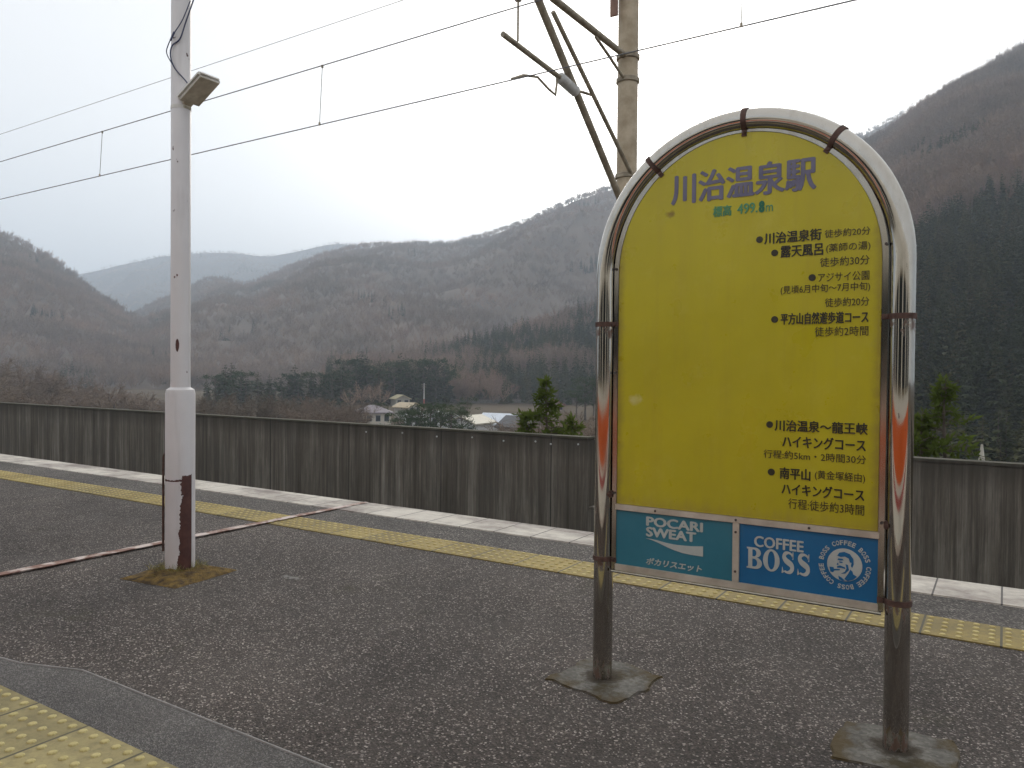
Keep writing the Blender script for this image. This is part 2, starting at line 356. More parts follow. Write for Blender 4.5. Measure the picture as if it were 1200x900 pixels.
def copy_tree(o, parent=None):
    c = o.copy(); C.objects.link(c)
    if parent: c.parent = parent
    for ch in list(o.children): copy_tree(ch, c)
    return c
ROT = -AL                                                 # station frame: x along the platform, y away over the track
def station(mb, name, mats, **kw): return mb.obj(name, mats, loc=(0, 0, 0), rz=ROT, **kw)

# ================================================================== SETTING: platform and trackbed
U0, U1 = -42, 26
mb = MB(); mb.bbox(U0, U1, -.595, 5.155, -1.25, -.004)
tag(station(mb, 'platform', M['plat_side']), kind='structure')
mb = MB(); mb.add([(U0, -.28, 0), (U1, -.28, 0), (U1, 4.76, 0), (U0, 4.76, 0)], [(0, 1, 2, 3)])
tag(station(mb, 'platform_paving', M['asphalt']), kind='structure')
mb = MB(); mb.bbox(U0, U1, 4.762, 5.17, -.12, .010)
tag(station(mb, 'platform_edge', M['edge'], bevel=.006), kind='structure')
mb = MB(); mb.bbox(U0, U1, -.605, -.278, -.12, .010)
tag(station(mb, 'platform_edge', M['edge'], bevel=.006), kind='structure')
def tactile(d0, u0, u1, m0, m1, z=.006):
    mb = MB(); mb.bbox(u0, u1, d0, d0+.32, -.02, z)
    n = int((u1-u0)/.064)
    for i in range(n):
        for j in range(5):
            x = u0+.032+i*.064; y = d0+.032+j*.064
            vs = []; K = 8
            for r, h in ((.0155, z+.0003), (.013, z+.0035), (.009, z+.0052)):
                vs += [(x+r*math.cos(2*math.pi*k/K), y+r*math.sin(2*math.pi*k/K), h) for k in range(K)]
            fs = [(a*K+k, a*K+(k+1) % K, (a+1)*K+(k+1) % K, (a+1)*K+k) for a in range(2) for k in range(K)]+[tuple(range(2*K, 3*K))]
            mb.add(vs, fs, 1)
    return tag(station(mb, 'tactile_paving', [m0, m1]), kind='structure')
tactile(4.03, -25.6, 6.4, M['tactile'], M['dot'])
tactile(1.075, -3.52, 1.92, M['tactile_near'], M['dot_near'], .010)
# window reflection painted as a paler strip by the tactile row, with edge line
pz = .004
out = [(-3.60, .72), (-3.60, 1.50), (-3.46, 1.535), (-3.34, 1.55), (-3.18, 1.605), (-3.06, 1.648), (2.6, 1.648), (2.6, .72)]
mb = MB(); mb.slab(out, -.02, pz); tag(station(mb, 'window_reflection', M['reflection_asphalt']), kind='structure')
edge = out[1:7]; mb = MB()
mb.tube([(x, y, pz) for x, y in edge], .0045, 6); tag(station(mb, 'window_reflection_edge', M['line']), kind='structure')
mb = MB(); random.seed(5)
L = []; y = -.27
while y < 5.16: L.append(y); y += .06
wl = [(-4.885+random.uniform(-.008, .008), y) for y in L]; wr = [(-4.815+random.uniform(-.008, .008), y) for y in L]
mb.add([(x, y, .0145) for x, y in wl+wr], [(i, len(L)+i, len(L)+i+1, i+1) for i in range(len(L)-1)])
mb.bbox(-4.87, -4.83, -.27, 5.165, .004, .0125)
tag(station(mb, 'expansion_joint', M['joint']), kind='structure')
mb = MB(); mb.bbox(U0, U1, 5.16, 9.6, -1.6, -1.12); tag(station(mb, 'trackbed', M['ballast']), kind='structure')
mb = MB(); mb.bbox(U0, U1, -4.4, -.6, -1.6, -1.12); tag(station(mb, 'trackbed', M['ballast']), kind='structure')

mb = MB(); mb.add([(U0, 4.351, .0035), (U1, 4.351, .0035), (U1, 4.761, .0035), (U0, 4.761, .0035)], [(0, 1, 2, 3)])
tag(station(mb, 'gravelly_strip', m_asphalt('strip_asphalt', (.04, .037, .035), (.095, .088, .082), (.3, .28, .26), False, 120)), kind='structure')
# ------------------------------------------------------------------ ground sheet
def gz(x, y):
    d = x*NX+y*NY
    if d < 9.4: return -1.7
    t = min(1, (d-9.4)/48); t = t*t*(3-2*t)
    return -1.7-8.6*t+mnoise.fractal(Vector((x*.02, y*.02, 3)), 1, 2, 4)*.5*t
ax = sorted(set(list(np.linspace(-90, 90, 91))+list(np.linspace(-500, 500, 101))+list(np.linspace(-4800, 4800, 49))))
ay = sorted(set(list(np.linspace(-40, 120, 81))+list(np.linspace(-500, 600, 111))+list(np.linspace(-1400, 5200, 34))))
vs = [(x, y, gz(x, y)) for y in ay for x in ax]; nx = len(ax)
fs = [(j*nx+i, j*nx+i+1, (j+1)*nx+i+1, (j+1)*nx+i) for j in range(len(ay)-1) for i in range(nx-1)]
tag(MB().add(vs, fs).obj('ground', M['field'], smooth=True), kind='structure')

# ------------------------------------------------------------------ mountains
class Ridge:
    def __init__(s, name, prof, yc, yf, mat, seed, spur=.10, p=1.25, zf=-12, step=7, rows=56, far=False):
        px = np.arange(prof[0][0], prof[-1][0]+1, step)
        py = np.interp(px, [a for a, _ in prof], [b for _, b in prof])
        if not far: ker = np.hanning(9); ker /= ker.sum(); py = np.convolve(np.pad(py, 4, mode='edge'), ker, 'valid')
        n = len(px); T = np.concatenate([np.linspace(0, 1, rows), 1+np.linspace(.06, .8, 8)])
        P = np.zeros((len(T), n, 3))
        for i in range(n):
            xs = (px[i]-600)/904; ey = (436+.009*(px[i]-600)-py[i])/904
            Yc = yc(px[i]) if callable(yc) else yc; Yf = yf(px[i]) if callable(yf) else yf
            zc = EYE+ey*Yc
            for j, t in enumerate(T):
                Y = Yf+(Yc-Yf)*t; X = xs*Y
                if t <= 1:
                    z = zf+(zc-zf)*t**p
                    q = Vector((X/380+seed, Y/520, seed))
                    rg = mnoise.ridged_multi_fractal(q, 1, 2.1, 5, 1, 2)-1.0
                    z += (zc-zf)*spur*rg*math.sin(math.pi*min(1, t))*1.1
                    z += mnoise.fractal(Vector((X/70, Y/70, seed)), 1, 2, 4)*min(6, .02*(zc-zf))*(.4 if t > .98 else 1)
                else: z = zc-(zc-zf)*(t-1)*1.1
                P[j, i] = (X, Y, max(z, zf))
        s.P = P; s.rows = rows; s.n = n; s.T = T; s.px = px
        vs = P.reshape(-1, 3).tolist()
        fs = [(j*n+i, j*n+i+1, (j+1)*n+i+1, (j+1)*n+i) for j in range(len(T)-1) for i in range(n-1)]
        s.o = tag(MB().add(vs, fs).obj(name, mat, smooth=False), kind='structure')
        s.o.data.polygons.foreach_set('use_smooth', [True]*len(s.o.data.polygons))
    def sample(s, n, seed, tmax=1.05, pxr=None):
        r = np.random.default_rng(seed); out = []
        lo, hi = (pxr or (s.px[0], s.px[-1]))
        i0 = np.clip((lo-s.px[0])/(s.px[1]-s.px[0]), 0, s.n-1.01); i1 = np.clip((hi-s.px[0])/(s.px[1]-s.px[0]), 0, s.n-1.01)
        fi = r.uniform(i0, i1, n*3); k = int(np.searchsorted(s.T, tmax))-1; fj = r.uniform(0, k-.01, n*3)
        i = fi.astype(int); j = fj.astype(int); a = (fi-i)[:, None]; b = (fj-j)[:, None]
        P = s.P; Q = (P[j, i]*(1-a)+P[j, i+1]*a)*(1-b)+(P[j+1, i]*(1-a)+P[j+1, i+1]*a)*b
        keep = r.uniform(0, 1, n*3) < Q[:, 1]/Q[:, 1].max(); Q = Q[keep][:n]; t = s.T[j][keep][:n]; p = (s.px[0]+fi*(s.px[1]-s.px[0]))[keep][:n]
        return Q, t, p
rB = Ridge('far_mountain', [(-400, 300), (0, 330), (92, 322), (150, 309), (200, 299), (262, 296), (318, 302), (360, 292), (395, 285), (430, 291), (480, 300), (560, 320), (700, 340)], 2900, 1700, M['litter_far'], 11.3, .24, 1.1)
rC = Ridge('mountain', [(-250, 415), (60, 395), (140, 378), (200, 350), (235, 333), (254, 326), (275, 335), (292, 338), (320, 324), (370, 304), (420, 291), (470, 289), (530, 288), (590, 273), (640, 250), (685, 232), (725, 220), (800, 196), (900, 178), (985, 172), (1030, 148), (1060, 132), (1100, 124), (1200, 95), (1500, 40)],
           lambda p: 1350+.25*max(0, p-500), lambda p: 420, M['litter'], 4.1, .22, 1.25)
rA = Ridge('mountain', [(-700, 120), (-300, 175), (-120, 225), (0, 277), (38, 293), (75, 318), (112, 347), (150, 372), (210, 402), (290, 428), (340, 440)], 900, 420, M['litter'], 23.7, .16, 1.15)
rD = Ridge('mountain', [(760, 330), (860, 270), (960, 212), (1005, 183), (1040, 164), (1075, 136), (1110, 113), (1150, 90), (1200, 62), (1300, 5), (1500, -90), (1800, -200)], 640, lambda p: 105, M['litter'], 31.9, .09, 1.15)
rE = Ridge('foothill', [(380, 436), (470, 428), (520, 420), (560, 408), (600, 398), (640, 386), (700, 366), (780, 345), (900, 320), (1000, 330), (1100, 380), (1160, 425)], 470, 275, M['litter'], 41.2, .08, 1.1, step=5, rows=36)

# ================================================================== trees
def tri(mb, a, b, wdt, up):
    d = (b-a); s = d.cross(up)
    if s.length < 1e-5: s = Vector((1, 0, 0))
    s = s.normalized()*wdt/2
    mb.add([a-s, a+s, b], [(0, 1, 2)])
def rv(r): return Vector((random.gauss(0, 1), random.gauss(0, 1), random.gauss(0, 1))).normalized()*r
def bare_crown(seed, H=11, Rr=3.8, limbs=9, twigs=34, wt_=.10, near=False):
    random.seed(seed); mb = MB()
    for l in range(limbs):
        a = random.uniform(0, 6.28); z0 = H*random.uniform(.22, .5)
        p0 = Vector((0, 0, z0)); tip = Vector((math.cos(a)*Rr*random.uniform(.35, 1), math.sin(a)*Rr*random.uniform(.35, 1), H*random.uniform(.62, .98)))
        mid = (p0+tip)/2+Vector((math.cos(a), math.sin(a), -.2))*Rr*.16+rv(.2)
        mb.tube([p0, mid, tip], [.10*H/11, .06*H/11, .015], 4, caps=False)
        for k in range(twigs):
            t = random.uniform(.25, 1); q = p0*(1-t)**2+mid*2*t*(1-t)+tip*t*t
            dirn = (Vector((math.cos(a), math.sin(a), .9))*.8+rv(1)).normalized()
            ln = random.uniform(.5, 1.7)*H/11
            e = q+dirn*ln; tri(mb, q, e, wt_, rv(1))
            for _ in range(3 if near else 1):
                q2 = q.lerp(e, random.uniform(.3, .9)); tri(mb, q2, q2+(dirn+rv(.9)).normalized()*ln*.6, wt_*.7, rv(1))
    return mb
def trunk(H, r, top=.9):
    return MB().tube([(0, 0, -1.2), (0, 0, 0), (.03*H*.2, 0, H*.3), (0, .02*H*.3, H*.6), (.01, 0, H*top)], [r*1.5, r*1.25, r*.9, r*.6, r*.12], 7)
def conifer_crown(seed, H=14, Rr=2.6, levels=20, per=9):
    random.seed(seed); mb = MB()
    for i in range(levels):
        t = i/(levels-1); z = H*(.10+.88*t); R = Rr*(1-t)**.8*random.uniform(.75, 1.1)+.12
        for k in range(max(4, int(per*(1-t*.5)))):
            a = random.uniform(0, 6.28); d = Vector((math.cos(a), math.sin(a), 0)); s = Vector((-d.y, d.x, 0))
            r = R*random.uniform(.6, 1.15); b = Vector((0, 0, z+random.uniform(-.2, .2)))
            droop = -.32*r if t < .85 else .1*r
            m1 = b+d*r*.55+Vector((0, 0, droop*.2)); e = b+d*r+Vector((0, 0, droop))
            wd = .32*r+.12
            mb.add([b, m1+s*wd, e, m1-s*wd], [(0, 1, 2), (0, 2, 3)])
            for _ in range(3):
                q = b.lerp(e, random.uniform(.3, 1)); e2 = q+(d*.6+s*random.uniform(-1, 1)+Vector((0, 0, random.uniform(-.7, .3)))).normalized()*(.25*r+.2)
                tri(mb, q, e2, .25+.12*r, rv(1))
    return mb
def pine_crown(seed, H=9, Rr=3.2, clumps=26, leaves=46):
    random.seed(seed); mb = MB()
    for c in range(clumps):
        a = random.uniform(0, 6.28); rr = Rr*math.sqrt(random.uniform(.02, 1)); z = H*random.uniform(.42, .97)
        rr *= (1.12-.6*abs(z/H-.6)*1.5)
        ctr = Vector((math.cos(a)*rr, math.sin(a)*rr, z)); cr = random.uniform(.5, .95)
        mb.tube([(0, 0, z-.7-.2*rr), ctr*.55+Vector((0, 0, z*.43)), ctr], [.06, .04, .01], 4, caps=False, mi=1)
        for k in range(leaves):
            q = ctr+Vector((random.gauss(0, 1)*cr*.6, random.gauss(0, 1)*cr*.6, random.gauss(0, .32)*cr))
            dirn = (rv(1)+Vector((0, 0, .6))).normalized(); tri(mb, q, q+dirn*random.uniform(.25, .5), .16, rv(1))
    return mb
BT = [(bare_crown(100+i, 11, 3.9, 9, 34).mesh('crown', M['twig']), trunk(11, .2, .7).mesh('trunk', M['bark'])) for i in range(3)]
BN = [(bare_crown(140+i, 9, 4.0, 15, 46, .055, True).mesh('crown', M['twig_near']), trunk(9, .17, .7).mesh('trunk', M['bark'])) for i in range(3)]
CT = [(conifer_crown(200+i, 14, 2.3+.4*i, 22, 9).mesh('crown', M['needle']), trunk(14, .2, .97).mesh('trunk', M['bark'])) for i in range(3)]
PT = [(pine_crown(300+i).mesh('crown', [M['pine'], M['bark']]), trunk(9, .17, .85).mesh('trunk', M['bark'])) for i in range(2)]
def tree(name, kit, loc, s, label, cat, group, sz=None):
    o = thing(name, label, cat, loc, random.uniform(0, 6.28), group); o.scale = (s, s, sz or s)
    for nm, me in (('crown', kit[0]), ('trunk', kit[1])):
        c = bpy.data.objects.new(nm, me); C.objects.link(c); c.parent = o
    return o
random.seed(77)
# conifers of the dark belt behind the village, one by one: (column, top row, depth)
con = []
belt = [(243, 447), (252, 437), (262, 430), (271, 428), (281, 433), (290, 441), (300, 438), (309, 447), (318, 441), (327, 445), (336, 436), (344, 430), (352, 440), (361, 434), (370, 437), (379, 440), (388, 436), (397, 430), (406, 424), (414, 418), (421, 415), (428, 421), (436, 430), (446, 426), (454, 424), (462, 421), (470, 417), (478, 423), (487, 419), (496, 424), (505, 421), (513, 418), (520, 422)]
for px, py in belt:
    for r_ in range(2):
        Y = (235 if px < 400 else 262)+r_*14+random.uniform(-6, 6)
        top = py+(0 if r_ == 0 else random.uniform(1, 9)); pj = px+random.uniform(-3, 3)+r_*4
        con.append((pj, top, Y))
for i, (px, py, Y) in enumerate(con):
    z = gz(*at(px, Y, 0)[:2]); h = (zat(px, py, Y)-z)*1.06
    side = 'left end' if px < 300 else 'middle' if px < 400 else 'right end'
    side = {'left end': 'dark conifer in the left end of the belt behind the village', 'middle': 'dark conifer in the middle of the belt behind the village', 'right end': 'tall dark conifer in the right end of the belt behind the village'}[side]
    if i % 3 == 2:                                          # rounder evergreens stand among the pointed ones
        side = side.replace('conifer', 'round evergreen').replace('tall ', '')
        tree('evergreen_tree', PT[i % 2], at(px, Y, z), h/9*1.0, side, 'tree', side.replace('evergreen', 'evergreens'), h/9*.93); continue
    t_ = tree('conifer_tree', CT[i % 3], at(px, Y, z), h/14*1.55, side, 'tree', side.replace('dark conifer', 'dark conifers'), h/14)
    if i < 3: pass
PROTO_C = [next(o for o in bpy.data.objects if o.name.startswith('crown') and o.data == c[0]) for c in CT if any(o.data == c[0] for o in bpy.data.objects if o.name.startswith('crown'))]
def put(kind, kit, px, Y, top, label, group, cat='tree', wide=1.0, base=9.):
    z = gz(*at(px, Y, 0)[:2]); h = zat(px, top, Y)-z
    return tree(kind, kit, at(px, Y, z), h/base*wide, label, cat, group, h/base)
# bare trees left of the lamp post
for i, (px, top, Y) in enumerate([(-40, 424, 205), (-15, 420, 190), (8, 418, 210), (28, 424, 185), (45, 430, 205), (62, 436, 190), (78, 440, 180), (96, 446, 195), (112, 450, 182), (128, 447, 172), (150, 456, 200), (168, 459, 190), (20, 446, 160), (60, 452, 150), (-10, 448, 150)]):
    put('bare_tree', BN[i % 3], px, Y, top, 'leafless brown tree in the thicket left of the white lamp post', 'leafless trees left of the lamp post', wide=1.25)
for i, (px, top, Y) in enumerate([(232, 462, 120), (246, 460, 125), (262, 463, 118), (278, 461, 128), (294, 464, 120), (310, 466, 126), (326, 463, 122), (342, 462, 130), (358, 464, 122), (374, 466, 126), (388, 468, 120), (402, 466, 124), (418, 474, 118), (350, 472, 105), (290, 473, 105), (250, 470, 104), (396, 476, 104)]):
    put('bare_shrub', BN[i % 3], px, Y, top, 'bushy leafless shrub between the lamp post and the cream house', 'leafless shrubs beyond the wall', 'shrub', wide=1.5)
for i, (px, top, Y) in enumerate([(424, 447, 215), (436, 442, 222), (446, 452, 212), (410, 456, 205), (519, 437, 285), (530, 428, 300), (541, 433, 290), (552, 426, 305), (562, 430, 290), (524, 446, 270), (548, 444, 280)]):
    right = px > 500
    put('bare_tree', BT[i % 3], px, Y, top, 'grey leafless tree at the foot of the wooded foothill' if right else 'round grey leafless tree behind the cream house',
        'grey leafless trees by the foothill' if right else 'grey leafless trees behind the cream house', wide=1.35, base=11)
PROTO_B = [o for o in bpy.data.objects if o.name.startswith('crown') and o.data in [c[0] for c in BT]][:3]
for i, (px, top, Y, wd) in enumerate([(446, 471, 170, 1.0), (468, 484, 110, 1.3), (482, 478, 118, 1.3), (494, 474, 112, 1.4), (505, 471, 116, 1.4), (517, 473, 120, 1.4), (529, 477, 112, 1.3), (548, 466, 150, 1.0), (541, 480, 118, 1.1)]):
    put('pine_tree', PT[i % 2], px, Y, top, 'small dark pine beside the cream house' if i == 0 else 'spreading green pine in front of the white village buildings',
        None if i == 0 else 'pines in front of the village', wide=wd*.95)
for i, (px, top, Y) in enumerate([(686, 440, 190), (676, 452, 196), (696, 446, 186)]):
    put('evergreen_tree', PT[i % 2], px, Y, top, 'dark bushy evergreen close to the left post of the sign', 'dark evergreens beside the sign', wide=1.1)
for i, (px, top, Y) in enumerate([(628, 492, 60), (655, 488, 75), (672, 484, 85), (690, 478, 92), (604, 490, 90), (664, 496, 50), (690, 492, 48)]):
    put('bare_shrub', BN[i % 3], px, Y, top, 'brown leafless scrub on the slope behind the gap in the wall', 'brown scrub near the gap in the wall', 'shrub', wide=1.6)

def scatter(name, pts, protos, smin, smax, seed):
    me = bpy.data.meshes.new(name); me.from_pydata([tuple(p) for p in pts], [], [])
    o = bpy.data.objects.new(name, me); C.objects.link(o); tag(o, kind='stuff')
    ng = bpy.data.node_groups.new(name, 'GeometryNodeTree')
    ng.interface.new_socket('Geometry', in_out='INPUT', socket_type='NodeSocketGeometry'); ng.interface.new_socket('Geometry', in_out='OUTPUT', socket_type='NodeSocketGeometry')
    gi = ng.nodes.new('NodeGroupInput'); go = ng.nodes.new('NodeGroupOutput'); ip = ng.nodes.new('GeometryNodeInstanceOnPoints'); gt = ng.nodes.new('GeometryNodeGeometryToInstance')
    for p in protos[::-1]:
        oi = ng.nodes.new('GeometryNodeObjectInfo'); oi.transform_space = 'ORIGINAL'; oi.inputs['Object'].default_value = p; oi.inputs['As Instance'].default_value = True
        ng.links.new(oi.outputs['Geometry'], gt.inputs[0])
    ng.links.new(gi.outputs[0], ip.inputs['Points']); ng.links.new(gt.outputs[0], ip.inputs['Instance']); ip.inputs['Pick Instance'].default_value = True
    ri = ng.nodes.new('FunctionNodeRandomValue'); ri.data_type = 'INT'; ri.inputs[4].default_value = 0; ri.inputs[5].default_value = len(protos)-1; ri.inputs['Seed'].default_value = seed
    rr = ng.nodes.new('FunctionNodeRandomValue'); rr.data_type = 'FLOAT_VECTOR'; rr.inputs[0].default_value = (-.05, -.05, 0); rr.inputs[1].default_value = (.05, .05, 6.28); rr.inputs['Seed'].default_value = seed+1
    rs = ng.nodes.new('FunctionNodeRandomValue'); rs.data_type = 'FLOAT'; rs.inputs[2].default_value = smin; rs.inputs[3].default_value = smax; rs.inputs['Seed'].default_value = seed+2
    ng.links.new(ri.outputs[2], ip.inputs['Instance Index']); ng.links.new(rr.outputs[0], ip.inputs['Rotation']); ng.links.new(rs.outputs[1], ip.inputs['Scale'])
    ng.links.new(ip.outputs[0], go.inputs[0])
    md = o.modifiers.new('scatter', 'NODES'); md.node_group = ng
    return o
def cmask(p, s, sc): return mnoise.fractal(Vector((p[0]/sc+s, p[1]/sc, s)), 1, 2, 3)
bare, coni = [], []
def spread(r, n, seed, thr, sc, tmax=1.05, pxr=None, low=None):
    ce = {int(p_): (r.P[r.rows-1, i_, 2]-EYE)/r.P[r.rows-1, i_, 1] for i_, p_ in enumerate(r.px)}; st_ = r.px[1]-r.px[0]
    Q, T, P = r.sample(n, seed, tmax, pxr)
    for q, t, p in zip(Q, T, P):
        k = cmask(q, seed, sc)
        el = ((q[2]-EYE)/q[1])/max(.01, ce[int(r.px[0]+st_*int((p-r.px[0])//st_))])
        (coni if k > (thr if low is None else low(el, p)) else bare).append(q)
spread(rC, 30000, 1, .62, 75, pxr=(-120, 1480))
spread(rA, 9500, 2, .55, 70, pxr=(-420, 338))
spread(rD, 24000, 3, 0, 60, pxr=(762, 1560), low=lambda e, p: -1.2 if e < .28 else -.62+random.gauss(0, .16) if e < .36 else (-.62+(e-.36)*5.2+random.gauss(0, .16) if e < .58 else .58))
spread(rE, 4300, 4, 0, 40, pxr=(382, 1158), low=lambda t, p: (.12 if p < 560 else (-.16 if p < 610 else -.30))+random.gauss(0, .15))
spread(rB, 16000, 5, .2, 160, pxr=(-150, 690))
scatter('bare_forest', bare, PROTO_B, .75, 1.25, 1)
scatter('conifer_forest', coni, PROTO_C, .6, 1.05, 5)

random.seed(31)
for i in range(46):
    px = random.uniform(-60, 206); Y = random.uniform(120, 235)
    top = 470-(470-np.interp(px, [-60, 30, 100, 206], [430, 432, 450, 466]))*random.uniform(.25, .9)
    put('bare_shrub', BN[i % 3], px, Y, top, 'low leafless shrub in the brown thicket left of the lamp post', 'leafless shrubs in the thicket left of the lamp post', 'shrub', wide=1.9)
for i in range(26):
    px = random.uniform(1062, 1225); Y = random.uniform(62, 108)
    put('conifer_tree', CT[i % 3], px, Y, random.uniform(470, 512), 'dark conifer at the foot of the steep slope behind the right wall', 'dark conifers at the foot of the right slope', wide=1.3, base=14)
# near saplings behind the wall
def sapling(seed, H, R, n, leaf, top_bare=.25):
    random.seed(seed); lv = MB(); st = MB()
    st.tube([(0, 0, -.3), (.01, 0, H*.4), (-.01, .01, H*.75), (0, 0, H)], [.03, .022, .012, .004], 6)
    for i in range(n):
        t = random.random()**.8; z = H*(.12+.86*t); a = random.uniform(0, 6.28); rr = R*(1-t)**.7*random.uniform(.6, 1.1)+.06
        if t > 1-top_bare: rr *= .55
        d = Vector((math.cos(a), math.sin(a), 0)); p0 = Vector((0, 0, z)); tip = p0+d*rr+Vector((0, 0, rr*random.uniform(-.25, .3)))
        mid = (p0+tip)/2+Vector((0, 0, .12*rr)); st.tube([p0, mid, tip], [.008, .005, .002], 4, caps=False)
        for k in range(int(8+44*rr)):
            u = random.uniform(.2, 1); q = p0*(1-u)**2+mid*2*u*(1-u)+tip*u*u
            dn = (d*.5+rv(.8)+Vector((0, 0, .15))).normalized(); ln = leaf*random.uniform(.6, 1.3); s_ = dn.cross(rv(1)).normalized()*ln*.16
            m_ = q+dn*ln*.5; lv.add([q, m_+s_, q+dn*ln, m_-s_], [(0, 1, 2, 3)])
    return lv, st
for px, top, base, Y, R, seed, lab, nb in ((641, 442, 560, 11.2, .66, 3, 'bright green young conifer behind the wall left of the sign', 64), (618, 486, 560, 11.0, .4, 8, 'low leafy green sapling just left of the young conifer behind the wall', 34), (672, 486, 560, 10.7, .4, 12, 'small green sapling by the end of the left wall', 30), (1108, 442, 600, 8.9, .52, 4, 'yellow green sapling with a long bare leader behind the right wall', 58), (1082, 482, 600, 9.0, .42, 9, 'low yellow green sapling close to the right sign post', 44)):
    zb = zat(px, base, Y); H = zat(px, top, Y)-zb
    lv, st = sapling(seed, H, R, nb, .10, .4)
    o = thing('sapling', lab, 'sapling', at(px, Y, zb)); lv.obj('foliage', M['fresh'], o); st.obj('stem', M['bark'], o)

# ================================================================== village
def house(name, label, px, Y, w_, d_, h_, rh, ry, wallc, roofc, roof='gable', wins=3, base=None, over=.5):
    p = at(px, Y, 0); z = gz(p.x, p.y) if base is None else base; p.z = z
    o = thing(name, label, 'house' if name == 'house' else 'building', p, ry)
    mw = mottled('house_wall', tuple(x*.9 for x in wallc), wallc, .8, .8, bmp=0); mr = mottled('house_roof', tuple(x*.85 for x in roofc), roofc, 2, .6, bmp=0)
    mb = MB(); mb.bbox(-w_/2, w_/2, -d_/2, d_/2, -2, h_)
    if roof == 'gable': mb.prism([(-w_/2, h_), (w_/2, h_), (0, h_+rh-.1)], -d_/2, d_/2)
    mb.obj('wall', mw, o)
    a, b = w_/2+over, d_/2+over
    rb = MB()
    if roof == 'hip':
        k = max(.2, a-b)
        rb.add([(-a, -b, h_), (a, -b, h_), (a, b, h_), (-a, b, h_), (-k, 0, h_+rh), (k, 0, h_+rh), (-a, -b, h_-.25), (a, -b, h_-.25), (a, b, h_-.25), (-a, b, h_-.25)],
               [(0, 1, 5, 4), (1, 2, 5), (2, 3, 4, 5), (3, 0, 4), (0, 6, 7, 1), (1, 7, 8, 2), (2, 8, 9, 3), (3, 9, 6, 0), (6, 9, 8, 7)])
    else:
        sl = rh/(w_/2); ex = over*sl
        rb.prism([(-a, h_-ex), (0, h_+rh), (a, h_-ex), (a, h_-ex+.22), (0, h_+rh+.22), (-a, h_-ex+.22)], -b, b)
    rb.obj('roof', mr, o)
    gl = M['glass']
    for i in range(wins):
        x = -w_/2+w_*(i+.5)/wins; ww = w_/wins*.5
        for zz in ([h_*.55] if h_ < 4.5 else [h_*.25, h_*.68]):
            f = MB().bbox(x-ww/2-.08, x+ww/2+.08, -d_/2-.06, -d_/2-.003, zz-.68, zz+.68).obj('window', M['wframe'], o)
            MB().bbox(x-ww/2, x+ww/2, -d_/2-.075, -d_/2-.062, zz-.6, zz+.6).obj('pane', gl, f)
    return o
M['glass'] = mottled('window_glass', (.02, .025, .03), (.05, .06, .07), 2, .1, bmp=0); M['wframe'] = mottled('window_frame', (.3, .3, .3), (.4, .4, .4), 2, .6, bmp=0)
random.seed(9)
house('house', 'cream two storey house with grey hipped roof above the wall', 437, 170, 7.4, 6.2, 2.9, 1.5, .25, (.62, .56, .47), (.30, .26, .28), 'hip', 4, base=-10.7, over=.6)
house('house', 'small cream house with pale yellow roof behind the grey hipped house', 469, 255, 4.8, 5, 2.4, 1.1, .5, (.45, .42, .36), (.62, .55, .36), 'gable', 2)
house('house', 'low house with tan roof half hidden beside the cream house', 478, 190, 4.2, 5, 1.6, .9, .9, (.4, .38, .34), (.5, .4, .26), 'gable', 2, base=-9.2)
house('house', 'white walled building with cream roof behind the pines', 552, 128, 5.2, 6, 2.7, 1.0, -.5, (.7, .7, .7), (.56, .52, .42), 'gable', 3, base=-9.9)
house('house', 'building with bright white metal roof beside the green sapling', 586, 140, 4.6, 6, 2.4, 1.5, 1.1, (.6, .6, .6), (.78, .82, .88), 'gable', 2, base=-10.4)
house('house', 'dark grey roofed house just right of the bright white roof', 612, 132, 5.4, 6, 2.2, 1.5, .9, (.3, .27, .24), (.10, .10, .105), 'gable', 2, base=-10.2)
house('house', 'distant house with dull red roof under the wooded foothill', 651, 235, 4.2, 4.5, 1.9, 1.0, .2, (.4, .3, .27), (.30, .10, .09), 'gable', 2)
house('shed', 'long low white shed seen through the pines', 505, 135, 9, 4, 2.2, .6, .1, (.72, .73, .74), (.7, .72, .74), 'gable', 6, base=-8.7)
def utility(px, Y, top, lab):
    p = at(px, Y, 0); p.z = gz(p.x, p.y); h = zat(px, top, Y)-p.z
    o = thing('utility_pole', lab, 'pole', p)
    MB().tube([(0, 0, -.5), (0, 0, h)], [.19, .13], 8).obj('post', M['lamp_shell'], o)
    MB().box((0, 0, h-.5), (1.8, .12, .12)).box((0, 0, h-1.2), (1.4, .12, .12)).obj('crossarm', M['tube'], o)
    MB().tube([(0, 0, h*.18), (0, 0, h*.36)], .24, 8).obj('marker_sleeve', mottled('faded_red', (.32, .08, .06), (.4, .12, .09), 2, .7), o)
utility(497, 240, 449, 'grey pole with red lower sleeve standing behind the pines')
utility(500, 125, 480, 'thin grey pole among the pines in front of white shed')
# pale embankment wall across the fields and the road bridge at the far left
o = MB().box((0, 0, .6), (34, .5, 1.5)).obj('retaining_wall', M['plat_side'], loc=at(580, 285, gz(*at(580, 285, 0)[:2])), rz=.05); tag(o, 'long low pale retaining wall across the brown fields', 'wall')
p = at(152, 275, zat(152, 481, 275)); o = thing('road_bridge', 'low pale road bridge with railing left of the lamp post', 'bridge', p, .02)
MB().box((0, 0, .5), (26, 5, .7)).obj('deck', M['plat_side'], o)
mb = MB(); mb.box((0, -2.45, 1.9), (26, .12, .25))
for i in range(14): mb.box((-12.8+i*1.97, -2.45, 1.3), (.12, .12, .9))
mb.obj('railing', M['white_and_reflection'], o)
for i in range(3): MB().box((-10+i*10, 0, -1.3), (1, 4, 2.9)).obj('pier', M['plat_side'], o)
